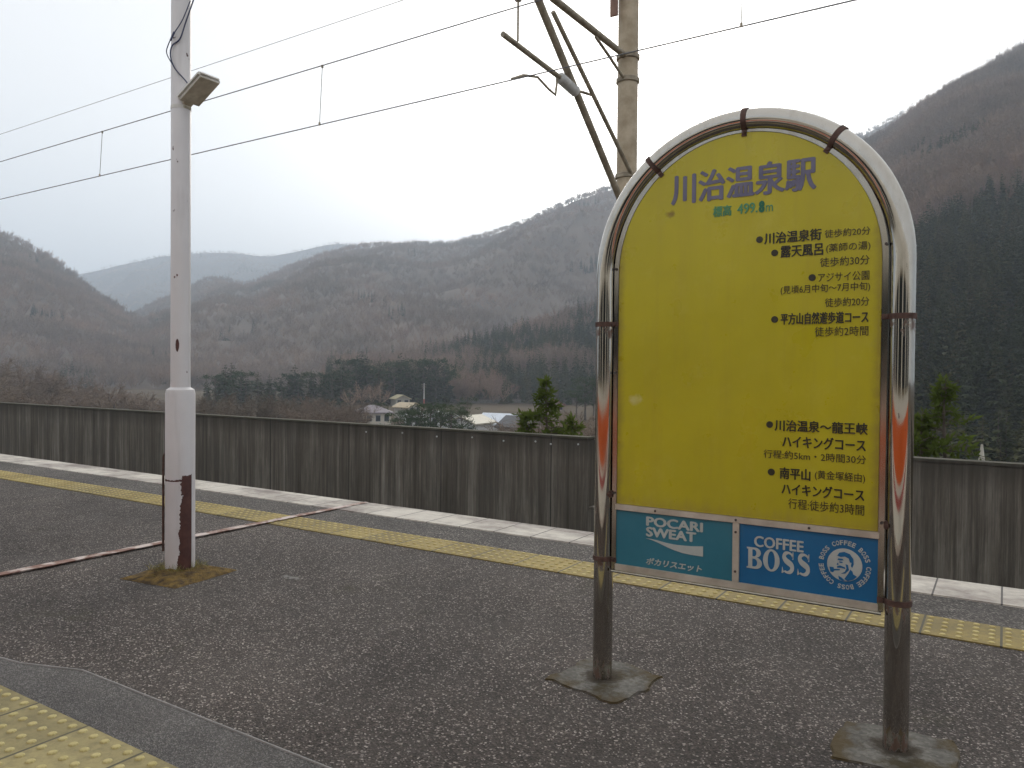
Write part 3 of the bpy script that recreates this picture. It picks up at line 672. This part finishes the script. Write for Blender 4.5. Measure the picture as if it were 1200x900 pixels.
# white marker behind the right wall
Y = 9.6; p = at(1152, Y, zat(1152, 700, Y)); hh = zat(1152, 521, Y)-p.z
o = thing('marker_post', 'narrow white pointed marker post behind the right wall', 'post', p)
MB().tube([(0, 0, 0), (0, 0, hh-.22), (0, 0, hh)], [.045, .04, .012], 8).obj('post', M['white_and_reflection'], o, smooth=True)
MB().box((0, 0, .02), (.16, .16, .04)).obj('base', M['plat_side'], o)

# ================================================================== concrete walls over the track
def wallpiece(u0, u1, zt, lab, low=False):
    o = thing('concrete_wall', lab, 'wall', W((u0+u1)/2, 8.7, 0), ROT); L = (u1-u0)/2
    MB().bbox(-L, L, 0, .18, -1.7, zt-.04).obj('panel', M['wall'], o)
    mb = MB(); n = max(1, int(2*L/1.8)); 
    MB().bbox(-L, L, -.004, .184, zt-.0385, zt).obj('coping', M['wall'], o, bevel=.010)
    return o
o = wallpiece(-44, -4.404, .385, 'long streaked dark concrete wall beyond the track, ending behind the sign')
for k, u in enumerate((-8.18, -7.46, -6.82, -6.2, -5.68, -5.18, -4.95, -4.55)):
    MB().lathe([(.012, 0), (.012, .012), (.006, .018)], 8).obj('bolt', M['porcelain'], o, loc=(u-(-44-4.404)/2, -.001, .27+.02*(k % 2))).rotation_euler = (rad(90), 0, 0)
wallpiece(-3.78, 24, .372, 'dark concrete wall beyond the track, right of the sign')
wallpiece(-4.402, -3.782, -.49, 'low concrete wall filling the gap beneath the catenary mast')

# ================================================================== catenary mast and wires
MU = -4.173
o = thing('catenary_mast', 'weathered steel catenary mast with tubular cantilever behind the sign', 'mast', W(MU, 9.25, -1.7), ROT)
def q(d, z): return (0, d-9.25, z+1.7)
MB().lathe([(.135, -.2), (.128, 9.6), (.11, 9.62)], 20).obj('mast', M['mast'], o, smooth=True)
def tb(name, pts, r, m=M['tube'], n=10): return MB().tube([q(*p) for p in pts], r, n).obj(name, m, o, smooth=True)
tb('stay_tube', [(9.2, 3.30), (6.98, 5.09), (6.2, 5.72)], .042)
MB().tube([(.10, 0, 5.4), (.05, -2.05, 6.745)], .026, 8).obj('brace_tube', M['tube'], o, smooth=True)
tb('top_tube', [(9.15, 5.27), (7.3, 5.235), (6.75, 5.25)], .04)
tb('strut', [(8.32, 5.2), (8.7, 5.10), (9.13, 4.97)], .018)
tb('registration_tube', [(7.45, 4.44), (6.31, 4.49)], .028)
tb('hanger_rod', [(6.585, 4.52), (6.585, 4.92)], .011)
tb('steady_arm', [(7.40, 4.42), (7.36, 4.22), (7.2, 4.24), (6.98, 4.29), (6.7, 4.22), (6.48, 4.11)], .013)
tb('link', [(7.82, 4.40), (7.95, 4.44), (8.25, 4.49)], .016)
mb = MB(); pts = []; rr = []
for i in range(17): t = i/16; pts.append(q(7.84-.40*t, 4.398+.044*t)); rr.append(.062 if i % 2 else .036)
mb.tube(pts, rr, 14).obj('insulator', M['porcelain'], o)
pts = []; rr = []
for i in range(9): t = i/8; pts.append(q(6.585, 4.92+.26*t)); rr.append(.055 if i % 2 else .03)
MB().tube(pts, rr, 12).obj('insulator', M['porcelain'], o)
MB().box(q(6.585, 5.3), (.06, .1, .3)).obj('clamp', M['tube'], o)
for z in (3.3, 3.74, 4.97, 5.27): MB().lathe([(.136, 0), (.15, .01), (.15, .06), (.136, .07)], 18, (0, 0, z+1.67)).obj('collar', M['tube'], o, smooth=True)
MB().box((-.10, -.22, 8.1), (.10, .03, 1.3)).box((-.1, -.15, 7.75), (.08, .14, .05)).obj('number_plate_backing', mottled('brown_plate', (.2, .11, .08), (.3, .18, .13), 6, .7), o)
MB().tube([(0, -.7, 8.68), (0, .7, 8.68)], .04, 8).obj('feeder_arm', M['tube'], o, smooth=True)
def wire(name, lab, d, z0, sag, r, u0=-60, u1=40, span=45.):
    mb = MB(); pts = []
    n = 200
    for i in range(n+1):
        u = u0+(u1-u0)*i/n; f = ((u-MU)/span) % 1.0
        pts.append((u, 0, z0-sag*4*f*(1-f)))
    mb.tube(pts, r, 6, caps=True)
    return tag(mb.obj(name, M['wire'], loc=W(0, d, 0), rz=ROT), lab, 'wire')
wire('contact_wire', 'lowest overhead wire, held by the arm of the mast', 6.48, 4.10, -.0, .006)
wire('messenger_wire', 'middle overhead wire that carries the short vertical droppers', 6.52, 4.83, .09, .006)
wire('feeder_wire', 'uppermost thin overhead wire crossing behind the lamp post', 8.55, 6.55, .06, .0042)
def dropper(u, lab):
    f = ((u-MU)/45) % 1.0; zt = 4.83-.09*4*f*(1-f)
    o = thing('dropper', lab, 'dropper', W(u, 6.5, 4.1), ROT, 'droppers between the overhead wires')
    MB().tube([(0, .02, zt-4.1), (0, -.02, 0)], .004, 5).obj('rod', M['wire'], o)
    MB().box((0, -.02, .012), (.018, .016, .035)).box((0, .02, zt-4.1-.01), (.02, .018, .035)).obj('clip', M['tube'], o)
dropper(-11.55, 'short dropper between the wires left of the lamp post')
dropper(-6.87, 'short dropper between the wires right of the lamp post')
dropper(-1.9, 'short dropper on the wire above the sign, right of the mast')

# ================================================================== lamp post
LX, LY = -1.973, 4.59
o = thing('lamp_post', 'white lamp post with peeling rusty base standing in dry moss', 'lamp post', (LX, LY, 0))
MB().lathe([(.0835, -.05), (.0835, 1.055), (.078, 1.078), (.057, 1.092), (.0555, 1.12), (.0555, 4.3), (.05, 4.32)], 40).obj('pole', M['pole'], o, smooth=True)
MB().tube([(-.088, -.03, .12), (-.088, -.03, .68), (-.078, -.03, .70)], .007, 8).obj('conduit', M['band'], o, smooth=True)
lm = bpy.data.objects.new('lamp_head', None)
mt = Matrix.Translation((.055, -.03, 2.745)) @ Matrix.Rotation(ROT, 4, 'Z') @ Matrix.Rotation(rad(-27), 4, 'Y')
mb = MB(); mb.bbox(.005, .245, -.075, .075, .012, .05); hd = mb.obj('lamp_head', M['lamp_shell'], o, bevel=.014); hd.data.transform(mt)
mb = MB(); mb.bbox(.018, .235, -.064, .064, .006, .0125); ln = mb.obj('lens', M['lamp_lens'], hd, bevel=.002); ln.data.transform(mt)
mb = MB(); mb.box((.0, 0, .022), (.05, .06, .026)).box((-.018, 0, .016), (.03, .05, .05)); bk = mb.obj('bracket', M['lamp_lens'], o, bevel=.004); bk.data.transform(mt)
MB().lathe([(.0575, 0), (.0575, .02)], 24, (0, 0, 2.73)).obj('strap', M['lamp_shell'], o, smooth=True)
def cab(pts, r=.0035): return MB().tube(pts, r, 6).obj('cable', M['cable'], o, smooth=True)
def pz_(px, py, dy=-.062):
    Y = LY+dy; return ((px-600)/904*Y-LX, dy, zat(px, py, Y))
def smooth_path(P, k=6):
    P = [Vector(p) for p in P]; out = []
    for i in range(len(P)-1):
        a, b, c, d = P[max(i-1, 0)], P[i], P[i+1], P[min(i+2, len(P)-1)]
        for j in range(k):
            t = j/k; out.append(.5*((2*b)+(-a+c)*t+(2*a-5*b+4*c-d)*t*t+(-a+3*b-3*c+d)*t**3))
    return out+[P[-1]]
cab(smooth_path([pz_(231, -12), pz_(224, 8), pz_(217, 28), pz_(210, 48), pz_(201, 56), pz_(199, 68), pz_(204, 82), pz_(217, 97), pz_(222, 106)]), .004)
cab(smooth_path([pz_(222, 4, -.07), pz_(213, 26, -.07), pz_(203, 42, -.07), pz_(196, 56, -.07), pz_(195, 66, -.07), pz_(204, 82, -.066)]), .003)
MB().tube([pz_(203.5, 40, -.07), pz_(199, 50, -.07)], .006, 8).obj('cable_joint', M['cable'], o, smooth=True)
# moss bed at its foot: one irregular mound with dry blades
random.seed(21); bm_ = MB(); ring = []
cpts = [(-4.235, 2.50), (-4.00, 2.515), (-3.80, 2.55), (-3.82, 2.78), (-3.845, 3.0), (-4.08, 2.97), (-4.32, 2.93), (-4.28, 2.72)]
cx, cy = -4.04, 2.75
NR, NA = 9, 64
vs = []
for j in range(NR+1):
    f = j/NR
    for k in range(NA):
        s_ = k/NA*8; a, b = cpts[int(s_) % 8], cpts[(int(s_)+1) % 8]; t = s_-int(s_)
        bx = a[0]*(1-t)+b[0]*t; by = a[1]*(1-t)+b[1]*t
        e = 1+.05*mnoise.noise(Vector((bx*9, by*9, 0)))
        x = cx+(bx-cx)*f*e; y = cy+(by-cy)*f*e
        z = .002+(.022*(1-f**3)+.016*(mnoise.noise(Vector((x*14, y*14, 1)))+.6*mnoise.noise(Vector((x*40, y*40, 4))))*(1-f**4)) if f < 1 else .001
        vs.append((x, y, max(z, .0015)))
fs = [(j*NA+k, j*NA+(k+1) % NA, (j+1)*NA+(k+1) % NA, (j+1)*NA+k) for j in range(NR) for k in range(NA)]
ms = station(MB().add(vs, fs), 'moss', M['moss'], smooth=True); tag(ms, kind='stuff')
mb = MB()
for i in range(420):
    a = random.uniform(0, 6.28); r = .08+abs(random.gauss(0, .035)) if i < 320 else random.uniform(.08, .17)
    x, y = LX+math.cos(a)*r, LY+math.sin(a)*r; b = Vector((x, y, .012)); h = random.uniform(.012, .05)*(1.2 if i < 260 else .6)
    tri(mb, b, b+Vector((random.gauss(0, .025), random.gauss(0, .025), h)), .004, Vector((random.gauss(0, 1), random.gauss(0, 1), .1)))
tag(mb.obj('grass', M['grass_blade']), kind='stuff')

# ================================================================== station sign
SU, SD = -.798, 2.742
sg = thing('station_sign', 'yellow arched station sign with blue advertising plates on polished steel posts', 'sign', W(SU, SD, 0), ROT)
HW, AZ, TR = .52, 1.574, .038
path = [(-HW, 0, -.12), (-HW, 0, .5), (-HW, 0, 1.0)]+[(-HW*math.cos(a), 0, AZ+HW*math.sin(a)) for a in np.linspace(0, math.pi, 49)]+[(HW, 0, 1.0), (HW, 0, .5), (HW, 0, -.12)]
MB().tube(path, TR, 32).obj('tube_frame', M['chrome'], sg, smooth=True)
PW, PB, PY0, PY1 = .460, .695, -.012, .02
def arch(hw, zb, n=48): return [(-hw, zb)]+[(-hw*math.cos(a), AZ+hw*1.03*math.sin(a)) for a in np.linspace(0, math.pi, n)]+[(hw, zb)]
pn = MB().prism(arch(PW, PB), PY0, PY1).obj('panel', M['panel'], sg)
# steel channel round the face: an arch-shaped ring
def ring(o_, i_, y0, y1):
    mb = MB(); n = len(o_)
    vs = [(x, y0, z) for x, z in o_]+[(x, y0, z) for x, z in i_]+[(x, y1, z) for x, z in o_]+[(x, y1, z) for x, z in i_]
    fs = []
    for i in range(n-1): fs += [(i, i+1, n+i+1, n+i), (2*n+i, 3*n+i, 3*n+i+1, 2*n+i+1), (i, 2*n+i, 2*n+i+1, i+1), (n+i, n+i+1, 3*n+i+1, 3*n+i)]
    fs += [(0, n, 3*n, 2*n), (n-1, 2*n+n-1, 3*n+n-1, n+n-1)]
    return mb.add(vs, fs)
chn = ring(arch(.4795, .437), arch(.4615, .437), -.0135, .034).obj('channel', M['channel'], sg)
chn2 = MB().prism(arch(.465, .441), .0215, .034).obj('back_plate', M['channel'], sg)
# bars of the lower frame
fr = MB(); fr.bbox(-.464, .464, -.018, .02, .672, .6935); fr.bbox(-.464, .464, -.017, .02, .4385, .4615); fr.bbox(-.0085, .0145, -.0175, .02, .462, .6715)
fr.obj('plate_frame', M['white_and_reflection'], sg, bevel=.0015)  # whitish colour paints the train's reflection onto polished steel bars
fr = MB(); fr.tube([(-.475, -.022, .434), (.475, -.022, .434)], .006, 8); fr.obj('bottom_rail', M['channel'], sg, smooth=True)
pa = MB().bbox(-.463, -.009, -.009, .02, .462, .6715).obj('advertising_plate', M['ad_teal'], sg); pa['label'] = 'faded teal blue advertising plate on the left'
pb = MB().bbox(.015, .463, -.009, .02, .462, .6715).obj('advertising_plate', M['ad_blue'], sg); pb['label'] = 'deep blue advertising plate with round emblem'
def clampb(x, z, ang):
    mb = MB(); p = []
    for k in range(25): a = 2*math.pi*k/24; p.append((a,))
    R = TR+.004; vs = []; n = 24
    t = Vector((-math.sin(ang), 0, math.cos(ang))); r_ = Vector((math.cos(ang), 0, math.sin(ang)))
    pts = [Vector((x, 0, z))+t*s for s in (-.009, .009)]
    mb.tube(pts, R, 24)
    q0 = Vector((x, 0, z))-r_*.046+Vector((0, .0, 0)); mt = Matrix((r_, (0, 1, 0), t)).transposed()
    mb.box(q0, (.026, .034, .017), mat=mt)
    mb.tube([q0+Vector((0, -.017, 0)), q0+Vector((0, -.026, 0))], .006, 8)
    return mb.obj('clamp_band', M['band'], sg, smooth=True)
for z in (1.388, .476): clampb(-HW, z, math.pi); clampb(HW, z, 0)
for u, z in ((-1.13, 1.988), (-.783, 2.102), (-.476, 1.989)):
    a = math.atan2(z-AZ, u-SU); clampb(HW*math.cos(a), AZ+HW*math.sin(a), a)
for x, z in ((-.471, .735), (.471, .725), (-.471, 1.2), (.472, 1.62), (-.472, 1.60)):
    MB().tube([(x, -.016, z), (x, -.021, z)], .005, 8).obj('screw', M['screw'], sg)
for x in (-.3, 0.003, .25):
    MB().tube([(x, -.018, .683), (x, -.0205, .683)], .0045, 8).obj('screw', M['screw'], sg)
for z in (.5, .64): MB().tube([(.003, -.0175, z), (.003, -.0205, z)], .0045, 8).obj('screw', M['screw'], sg)
for x, z in ((-.487, .73), (.487, .72)):
    MB().box((x, -.01, z), (.018, .03, .026)).tube([(x, -.025, z), (x, -.034, z)], .007, 8).obj('bracket', M['band'], sg, bevel=.002)
# footings
def footing(poly, seed):
    random.seed(seed); P = []
    for i in range(len(poly)):
        a, b = poly[i], poly[(i+1) % len(poly)]
        for k in range(7):
            t = k/7; P.append((a[0]*(1-t)+b[0]*t-SU+0, a[1]*(1-t)+b[1]*t-SD))
    P = [(x+.022*mnoise.noise(Vector((x*7, y*7, seed)))+.016*mnoise.noise(Vector((x*33, y*33, seed))), y+.022*mnoise.noise(Vector((x*7, y*7, seed+9)))+.016*mnoise.noise(Vector((x*33, y*33, seed+9)))) for x, y in P]
    return MB().slab(P, -.05, .006).obj('footing', M['footing'], sg, bevel=.004)
footing([(-1.497, 2.60), (-1.17, 2.545), (-1.115, 2.72), (-1.12, 2.87), (-1.30, 2.92), (-1.435, 2.925)], 3)
footing([(-.445, 2.56), (-.10, 2.575), (-.105, 2.78), (-.13, 2.90), (-.30, 2.885), (-.45, 2.865)], 4)

# --- lettering: the built-in font, outlines converted to thin meshes fitted to their measured boxes
def text_mesh(s, offset=0, ext=.004):
    cu = bpy.data.curves.new('t', 'FONT'); cu.body = s; cu.size = 1; cu.offset = offset; cu.extrude = ext; cu.resolution_u = 3
    to = bpy.data.objects.new('t', cu); C.objects.link(to)
    dg = bpy.context.evaluated_depsgraph_get(); me = bpy.data.meshes.new_from_object(to.evaluated_get(dg))
    bpy.data.objects.remove(to); bpy.data.curves.remove(cu); return me
def fit(me, u0, u1, z0, z1, y=-.0145, shear=0, th=.0016):
    n = len(me.vertices); a = np.zeros(n*3); me.vertices.foreach_get('co', a); a = a.reshape(-1, 3)
    a[:, 0] += shear*a[:, 1]
    lo, hi = a.min(0), a.max(0)
    x = (a[:, 0]-lo[0])/(hi[0]-lo[0]); z = (a[:, 1]-lo[1])/(hi[1]-lo[1]); k = (a[:, 2]-lo[2])/max(1e-9, hi[2]-lo[2])
    b = np.stack([u0+x*(u1-u0), y+th*(.5-k), z0+z*(z1-z0)], 1); me.vertices.foreach_set('co', b.ravel()); me.update(); return me
def lettering(s, u0, u1, z0, z1, m, par, bold=0, shear=0, y=None, absolute=True, name='lettering'):
    y = y if y is not None else PY0-.0012
    if not absolute: me = fit(text_mesh(s, bold), u0-SU, u1-SU, z0, z1, y, shear)
    else:
        k = bold*(z1-z0)*.9; mb = MB()
        for n_, (dx, dz) in enumerate(((0, 0),) if not bold else ((-k, 0), (k, 0), (0, k*.55), (0, -k*.55))):
            t_ = fit(text_mesh(s, 0), u0-SU+dx+k, u1-SU+dx-k, z0+dz, z1+dz, y-.00025*n_, shear)
            mb.add([tuple(v_.co) for v_ in t_.vertices], [tuple(p_.vertices) for p_ in t_.polygons])
        me = mb.mesh('lettering', M[m])
    me.materials.clear(); me.materials.append(M[m])
    o = bpy.data.objects.new(name, me); C.objects.link(o); o.parent = par; return o
def bullet(u, z, r=.0115):
    MB().tube([(u-SU, PY0+.001, z), (u-SU, PY0-.0018, z)], r, 20).obj('bullet', M['ink'], pn)
lettering('川治温泉駅', -1.052, -.541, 1.822, 1.933, 'ink_violet', pn, .036)
lettering('標高', -.893, -.826, 1.762, 1.80, 'ink_green', pn, .03)
lettering('499.', -.806, -.735, 1.764, 1.799, 'ink_green', pn, .03)
lettering('8', -.731, -.711, 1.7625, 1.801, 'ink_dgreen', pn, .08)
lettering('m', -.707, -.683, 1.763, 1.785, 'ink_green', pn, 0)
bullet(-.727, 1.668); lettering('川治温泉街', -.711, -.523, 1.650, 1.689, 'ink', pn, .03); lettering('徒歩約20分', -.513, -.374, 1.655, 1.682, 'ink_thin', pn)
bullet(-.675, 1.618); lettering('露天風呂', -.655, -.517, 1.600, 1.639, 'ink', pn, .03); lettering('(薬師の湯)', -.508, -.373, 1.603, 1.635, 'ink_thin', pn)
lettering('徒歩約30分', -.527, -.375, 1.559, 1.590, 'ink_thin', pn)
bullet(-.551, 1.526); lettering('アジサイ公園', -.532, -.375, 1.509, 1.539, 'ink_thin', pn)
lettering('(見頃6月中旬〜7月中旬)', -.653, -.372, 1.471, 1.503, 'ink_thin', pn)
lettering('徒歩約20分', -.509, -.374, 1.425, 1.455, 'ink_thin', pn)
bullet(-.672, 1.389); lettering('平方山自然遊歩道コース', -.652, -.375, 1.370, 1.409, 'ink', pn, .03)
lettering('徒歩約2時間', -.54, -.375, 1.328, 1.360, 'ink_thin', pn)
bullet(-.684, 1.026); lettering('川治温泉〜龍王峡', -.667, -.372, 1.006, 1.044, 'ink', pn, .03)
lettering('ハイキングコース', -.641, -.377, .951, .991, 'ink', pn, .03)
lettering('行程:約5km・2時間30分', -.703, -.376, .910, .939, 'ink_thin', pn)
bullet(-.676, .862, .012); lettering('南平山', -.648, -.547, .842, .881, 'ink', pn, .03); lettering('(黄金塚経由)', -.533, -.378, .846, .880, 'ink_thin', pn)
lettering('ハイキングコース', -.641, -.379, .789, .828, 'ink', pn, .03)
lettering('行程:徒歩約3時間', -.618, -.379, .742, .777, 'ink_thin', pn)
AY = -.0102
lettering('POCARI', -1.137, -.916, .624, .657, 'ink_white', pa, .085, y=AY)
lettering('SWEAT', -1.137, -.941, .584, .618, 'ink_white', pa, .085, y=AY)
lettering('ポカリスエット', -1.136, -.918, .476, .502, 'ink_white', pa, .045, .22, y=AY)
wx = lambda f: -1.137+f*.222-SU
wave = [(wx(f), z) for f, z in [(0, .5745), (.1, .5742), (.2, .5725), (.3, .569), (.4, .5665), (.5, .565), (.6, .565), (.8, .567), (1, .572), (1, .535), (.8, .5355), (.65, .538), (.5, .5445), (.4, .5505), (.3, .558), (.2, .5655), (.1, .5715)]]
MB().prism(wave, AY-.001, AY+.0006).obj('wave_mark', M['ink_white'], pa)
lettering('COFFEE', -.732, -.566, .597, .634, 'ink_white', pb, .045, y=AY)
def loops_mesh(loops, name, par, y=AY, m='ink_white'):
    cu = bpy.data.curves.new('c', 'CURVE'); cu.dimensions = '2D'; cu.fill_mode = 'BOTH'; cu.extrude = .0007
    for L_ in loops:
        sp = cu.splines.new('POLY'); sp.points.add(len(L_)-1); sp.use_cyclic_u = True
        for p_, (a, b) in zip(sp.points, L_): p_.co = (a, b, 0, 1)
    to = bpy.data.objects.new('c', cu); C.objects.link(to)
    me = bpy.data.meshes.new_from_object(to.evaluated_get(bpy.context.evaluated_depsgraph_get())); bpy.data.objects.remove(to); bpy.data.curves.remove(cu)
    a = np.zeros(len(me.vertices)*3); me.vertices.foreach_get('co', a); a = a.reshape(-1, 3)
    me.vertices.foreach_set('co', np.stack([a[:, 0], y-a[:, 2], a[:, 1]], 1).ravel()); me.materials.clear(); me.materials.append(M[m]); me.update()
    o = bpy.data.objects.new(name, me); C.objects.link(o); o.parent = par; return o
def ell(cx, cy, rx, ry, a0=0, a1=360, n=28): return [(cx+rx*math.cos(rad(a0+(a1-a0)*i/n)), cy+ry*math.sin(rad(a0+(a1-a0)*i/n))) for i in range(n+(0 if a1-a0 == 360 else 1))]
def glyph_B():
    outer = [(0, 0), (.55, 0)]+ell(.56, .27, .42, .27, -90, 75, 14)+[(.62, .53)]+ell(.54, .765, .36, .235, -60, 90, 12)+[(0, 1), (0, .93), (.10, .91), (.10, .09), (0, .07)]
    h1 = [(.36, .10), (.48, .10)]+ell(.48, .285, .20, .185, -90, 90, 12)+[(.36, .47)]
    h2 = [(.36, .58), (.46, .58)]+ell(.46, .745, .16, .165, -90, 90, 12)+[(.36, .91)]
    return [outer, h1, h2]
def glyph_O(): return [ell(.5, .5, .5, .52), ell(.5, .5, .22, .43)]
def glyph_S():
    pts = [(.83, .74), (.76, .88), (.55, .955), (.31, .90), (.23, .75), (.34, .60), (.55, .50), (.76, .39), (.80, .23), (.68, .09), (.45, .045), (.24, .12), (.14, .28)]
    wd = [.05, .09, .10, .20, .26, .27, .28, .27, .26, .2, .10, .09, .05]
    P = smooth_path([(a, b, 0) for a, b in pts], 5); Wd = np.interp(np.linspace(0, 12, len(P)), range(13), wd)
    Lf, Rt = [], []
    for i, p_ in enumerate(P):
        d = (P[min(i+1, len(P)-1)]-P[max(i-1, 0)]).normalized(); nn = Vector((-d.y, d.x, 0))*Wd[i]/2
        Lf.append((p_.x+nn.x, p_.y+nn.y)); Rt.append((p_.x-nn.x, p_.y-nn.y))
    # serifs join the outline at both ends
    return [Lf+[(.10, .28), (.07, -.01), (.13, -.01)]+Rt[::-1][6:] + [(.80, .66), (.88, .66), (.88, 1.0), (.82, 1.0)]]
bx, bz, bw, bh = -.757-SU, .518, .050, .074
for i, (g, wd) in enumerate(((glyph_B(), .054), (glyph_O(), .056), (glyph_S(), .047), (glyph_S(), .047))):
    x0 = bx+[0, .0565, .1165, .168][i]
    loops_mesh([[(x0+a*wd, bz+b*bh) for a, b in L_] for L_ in g], 'lettering', pb)
ex, ez = -.4365-SU, .573; ER = .054
MB().tube([(ex, AY+.0012, ez), (ex, AY-.0006, ez)], ER, 48).obj('emblem', M['ink_white'], pb)
def ep(L_): return [(ex+a*ER, ez+b*ER) for a, b in L_]
face = [ep([(-.42, .52), (-.30, .72), (-.02, .80), (.30, .70), (.50, .42), (.52, .1), (.44, -.12), (.36, -.02), (.40, .18), (.30, .20), (.24, .42), (.02, .52), (-.22, .46)]),
        ep([(-.36, .36), (-.12, .36), (-.04, .28), (-.22, .24), (-.40, .26)]), ep([(-.30, .18), (-.12, .18), (-.10, .11), (-.28, .10)]),
        ep([(-.46, -.02), (-.36, .10), (-.34, -.06)]),
        ep([(-.42, -.14), (-.26, -.06), (.02, -.14), (.06, -.24), (-.14, -.2), (-.42, -.22)]),
        ep([(-.86, -.22), (-.62, -.22), (-.60, -.32), (-.26, -.29), (-.26, -.36), (-.58, -.42), (-.64, -.54), (-.80, -.52)]),
        ep([(.06, .06), (.2, .02), (.26, -.28), (.06, -.52), (-.2, -.56), (.02, -.42), (.12, -.2)]),
        ep([(-.30, -.92), (-.34, -.70), (-.14, -.80), (.04, -.96), (-.1, -.985)]),
        ep([(.0, -.86), (.22, -.50), (.34, -.24), (.46, -.34), (.50, -.5), (.72, -.62), (.5, -.84), (.2, -.965)])]
for L_ in face: loops_mesh([L_], 'emblem_drawing', pb, AY-.0012, 'ad_blue')
vs_all = MB(); seq = 'BOSS COFFEE BOSS COFFEE BOSS COFFEE '
for i, ch in enumerate(seq):
    if ch == ' ': continue
    me = text_mesh(ch, .02); a = np.zeros(len(me.vertices)*3); me.vertices.foreach_get('co', a); a = a.reshape(-1, 3); lo, hi = a.min(0), a.max(0)
    th = rad(168-i*10.0); wch = .0105 if ch != 'I' else .004; hch = .0155
    X = ((a[:, 0]-lo[0])/(hi[0]-lo[0])-.5)*wch; Z = (a[:, 1]-lo[1])/(hi[1]-lo[1])*hch+.0655; K = (a[:, 2]-lo[2])/(hi[2]-lo[2])
    vv = [(ex+z*math.cos(th)+x*math.sin(th), AY+.0006-.0014*k, ez+z*math.sin(th)-x*math.cos(th)) for x, z, k in zip(X, Z, K)]
    vs_all.add(vv, [tuple(p.vertices) for p in me.polygons])
vs_all.obj('emblem_lettering', M['ink_white'], pb)

# ================================================================== train at the near platform edge (seen in the polished posts)
o = thing('train_car', 'white railway car with orange and red stripes standing behind the camera', 'train car', W(-1, -.68, -1.0), ROT)
M['train_white'] = mottled('train_white', (.72, .70, .64), (.76, .74, .69), 1, .35, bmp=0); M['train_orange'] = mottled('train_orange', (.72, .13, .03), (.76, .16, .04), 1, .35, bmp=0)
M['train_red'] = mottled('train_red', (.36, .02, .025), (.4, .03, .03), 1, .35, bmp=0)
cs = [(0, 0), (0, 3.15), (-.12, 3.45), (-.5, 3.62), (-1.4, 3.7), (-2.3, 3.62), (-2.68, 3.45), (-2.8, 3.15), (-2.8, 0)]
n = len(cs); vs = [(x_, y_, z_) for x_ in (-10, 10) for y_, z_ in cs]
MB().add(vs, [tuple(range(n)), tuple(range(n, 2*n))[::-1]]+[(i, (i+1) % n, n+(i+1) % n, n+i) for i in range(n)]).obj('body', M['train_white'], o)
MB().bbox(-10, 10, .002, .006, 1.42, 1.86).obj('stripe', M['train_orange'], o); MB().bbox(-10, 10, .002, .006, 1.24, 1.33).obj('stripe', M['train_red'], o)
for i in range(9):
    x_ = -8.6+i*2.15; f = MB().bbox(x_-.85, x_+.85, .002, .03, 2.06, 2.96).obj('window', M['tube'], o, bevel=.01); MB().bbox(x_-.8, x_+.8, .031, .034, 2.11, 2.91).obj('pane', M['glass'], f)

# ================================================================== haze
hm = bpy.data.materials.new('haze'); hm.use_nodes = True; ht = hm.node_tree; ht.nodes.clear()
ho = ht.nodes.new('ShaderNodeOutputMaterial'); pv = ht.nodes.new('ShaderNodeVolumePrincipled')
pv.inputs['Color'].default_value = (.76, .87, 1, 1); pv.inputs['Density'].default_value = HAZE; pv.inputs['Anisotropy'].default_value = .25
ht.links.new(pv.outputs[0], ho.inputs['Volume'])
zmax = max(r.P[:, :, 2].max() for r in (rA, rB, rC, rD, rE))
print('highest', zmax)
hz = MB().bbox(-5200, 5200, -1700, 5600, -30, zmax+25).obj('haze', hm); tag(hz, kind='stuff')
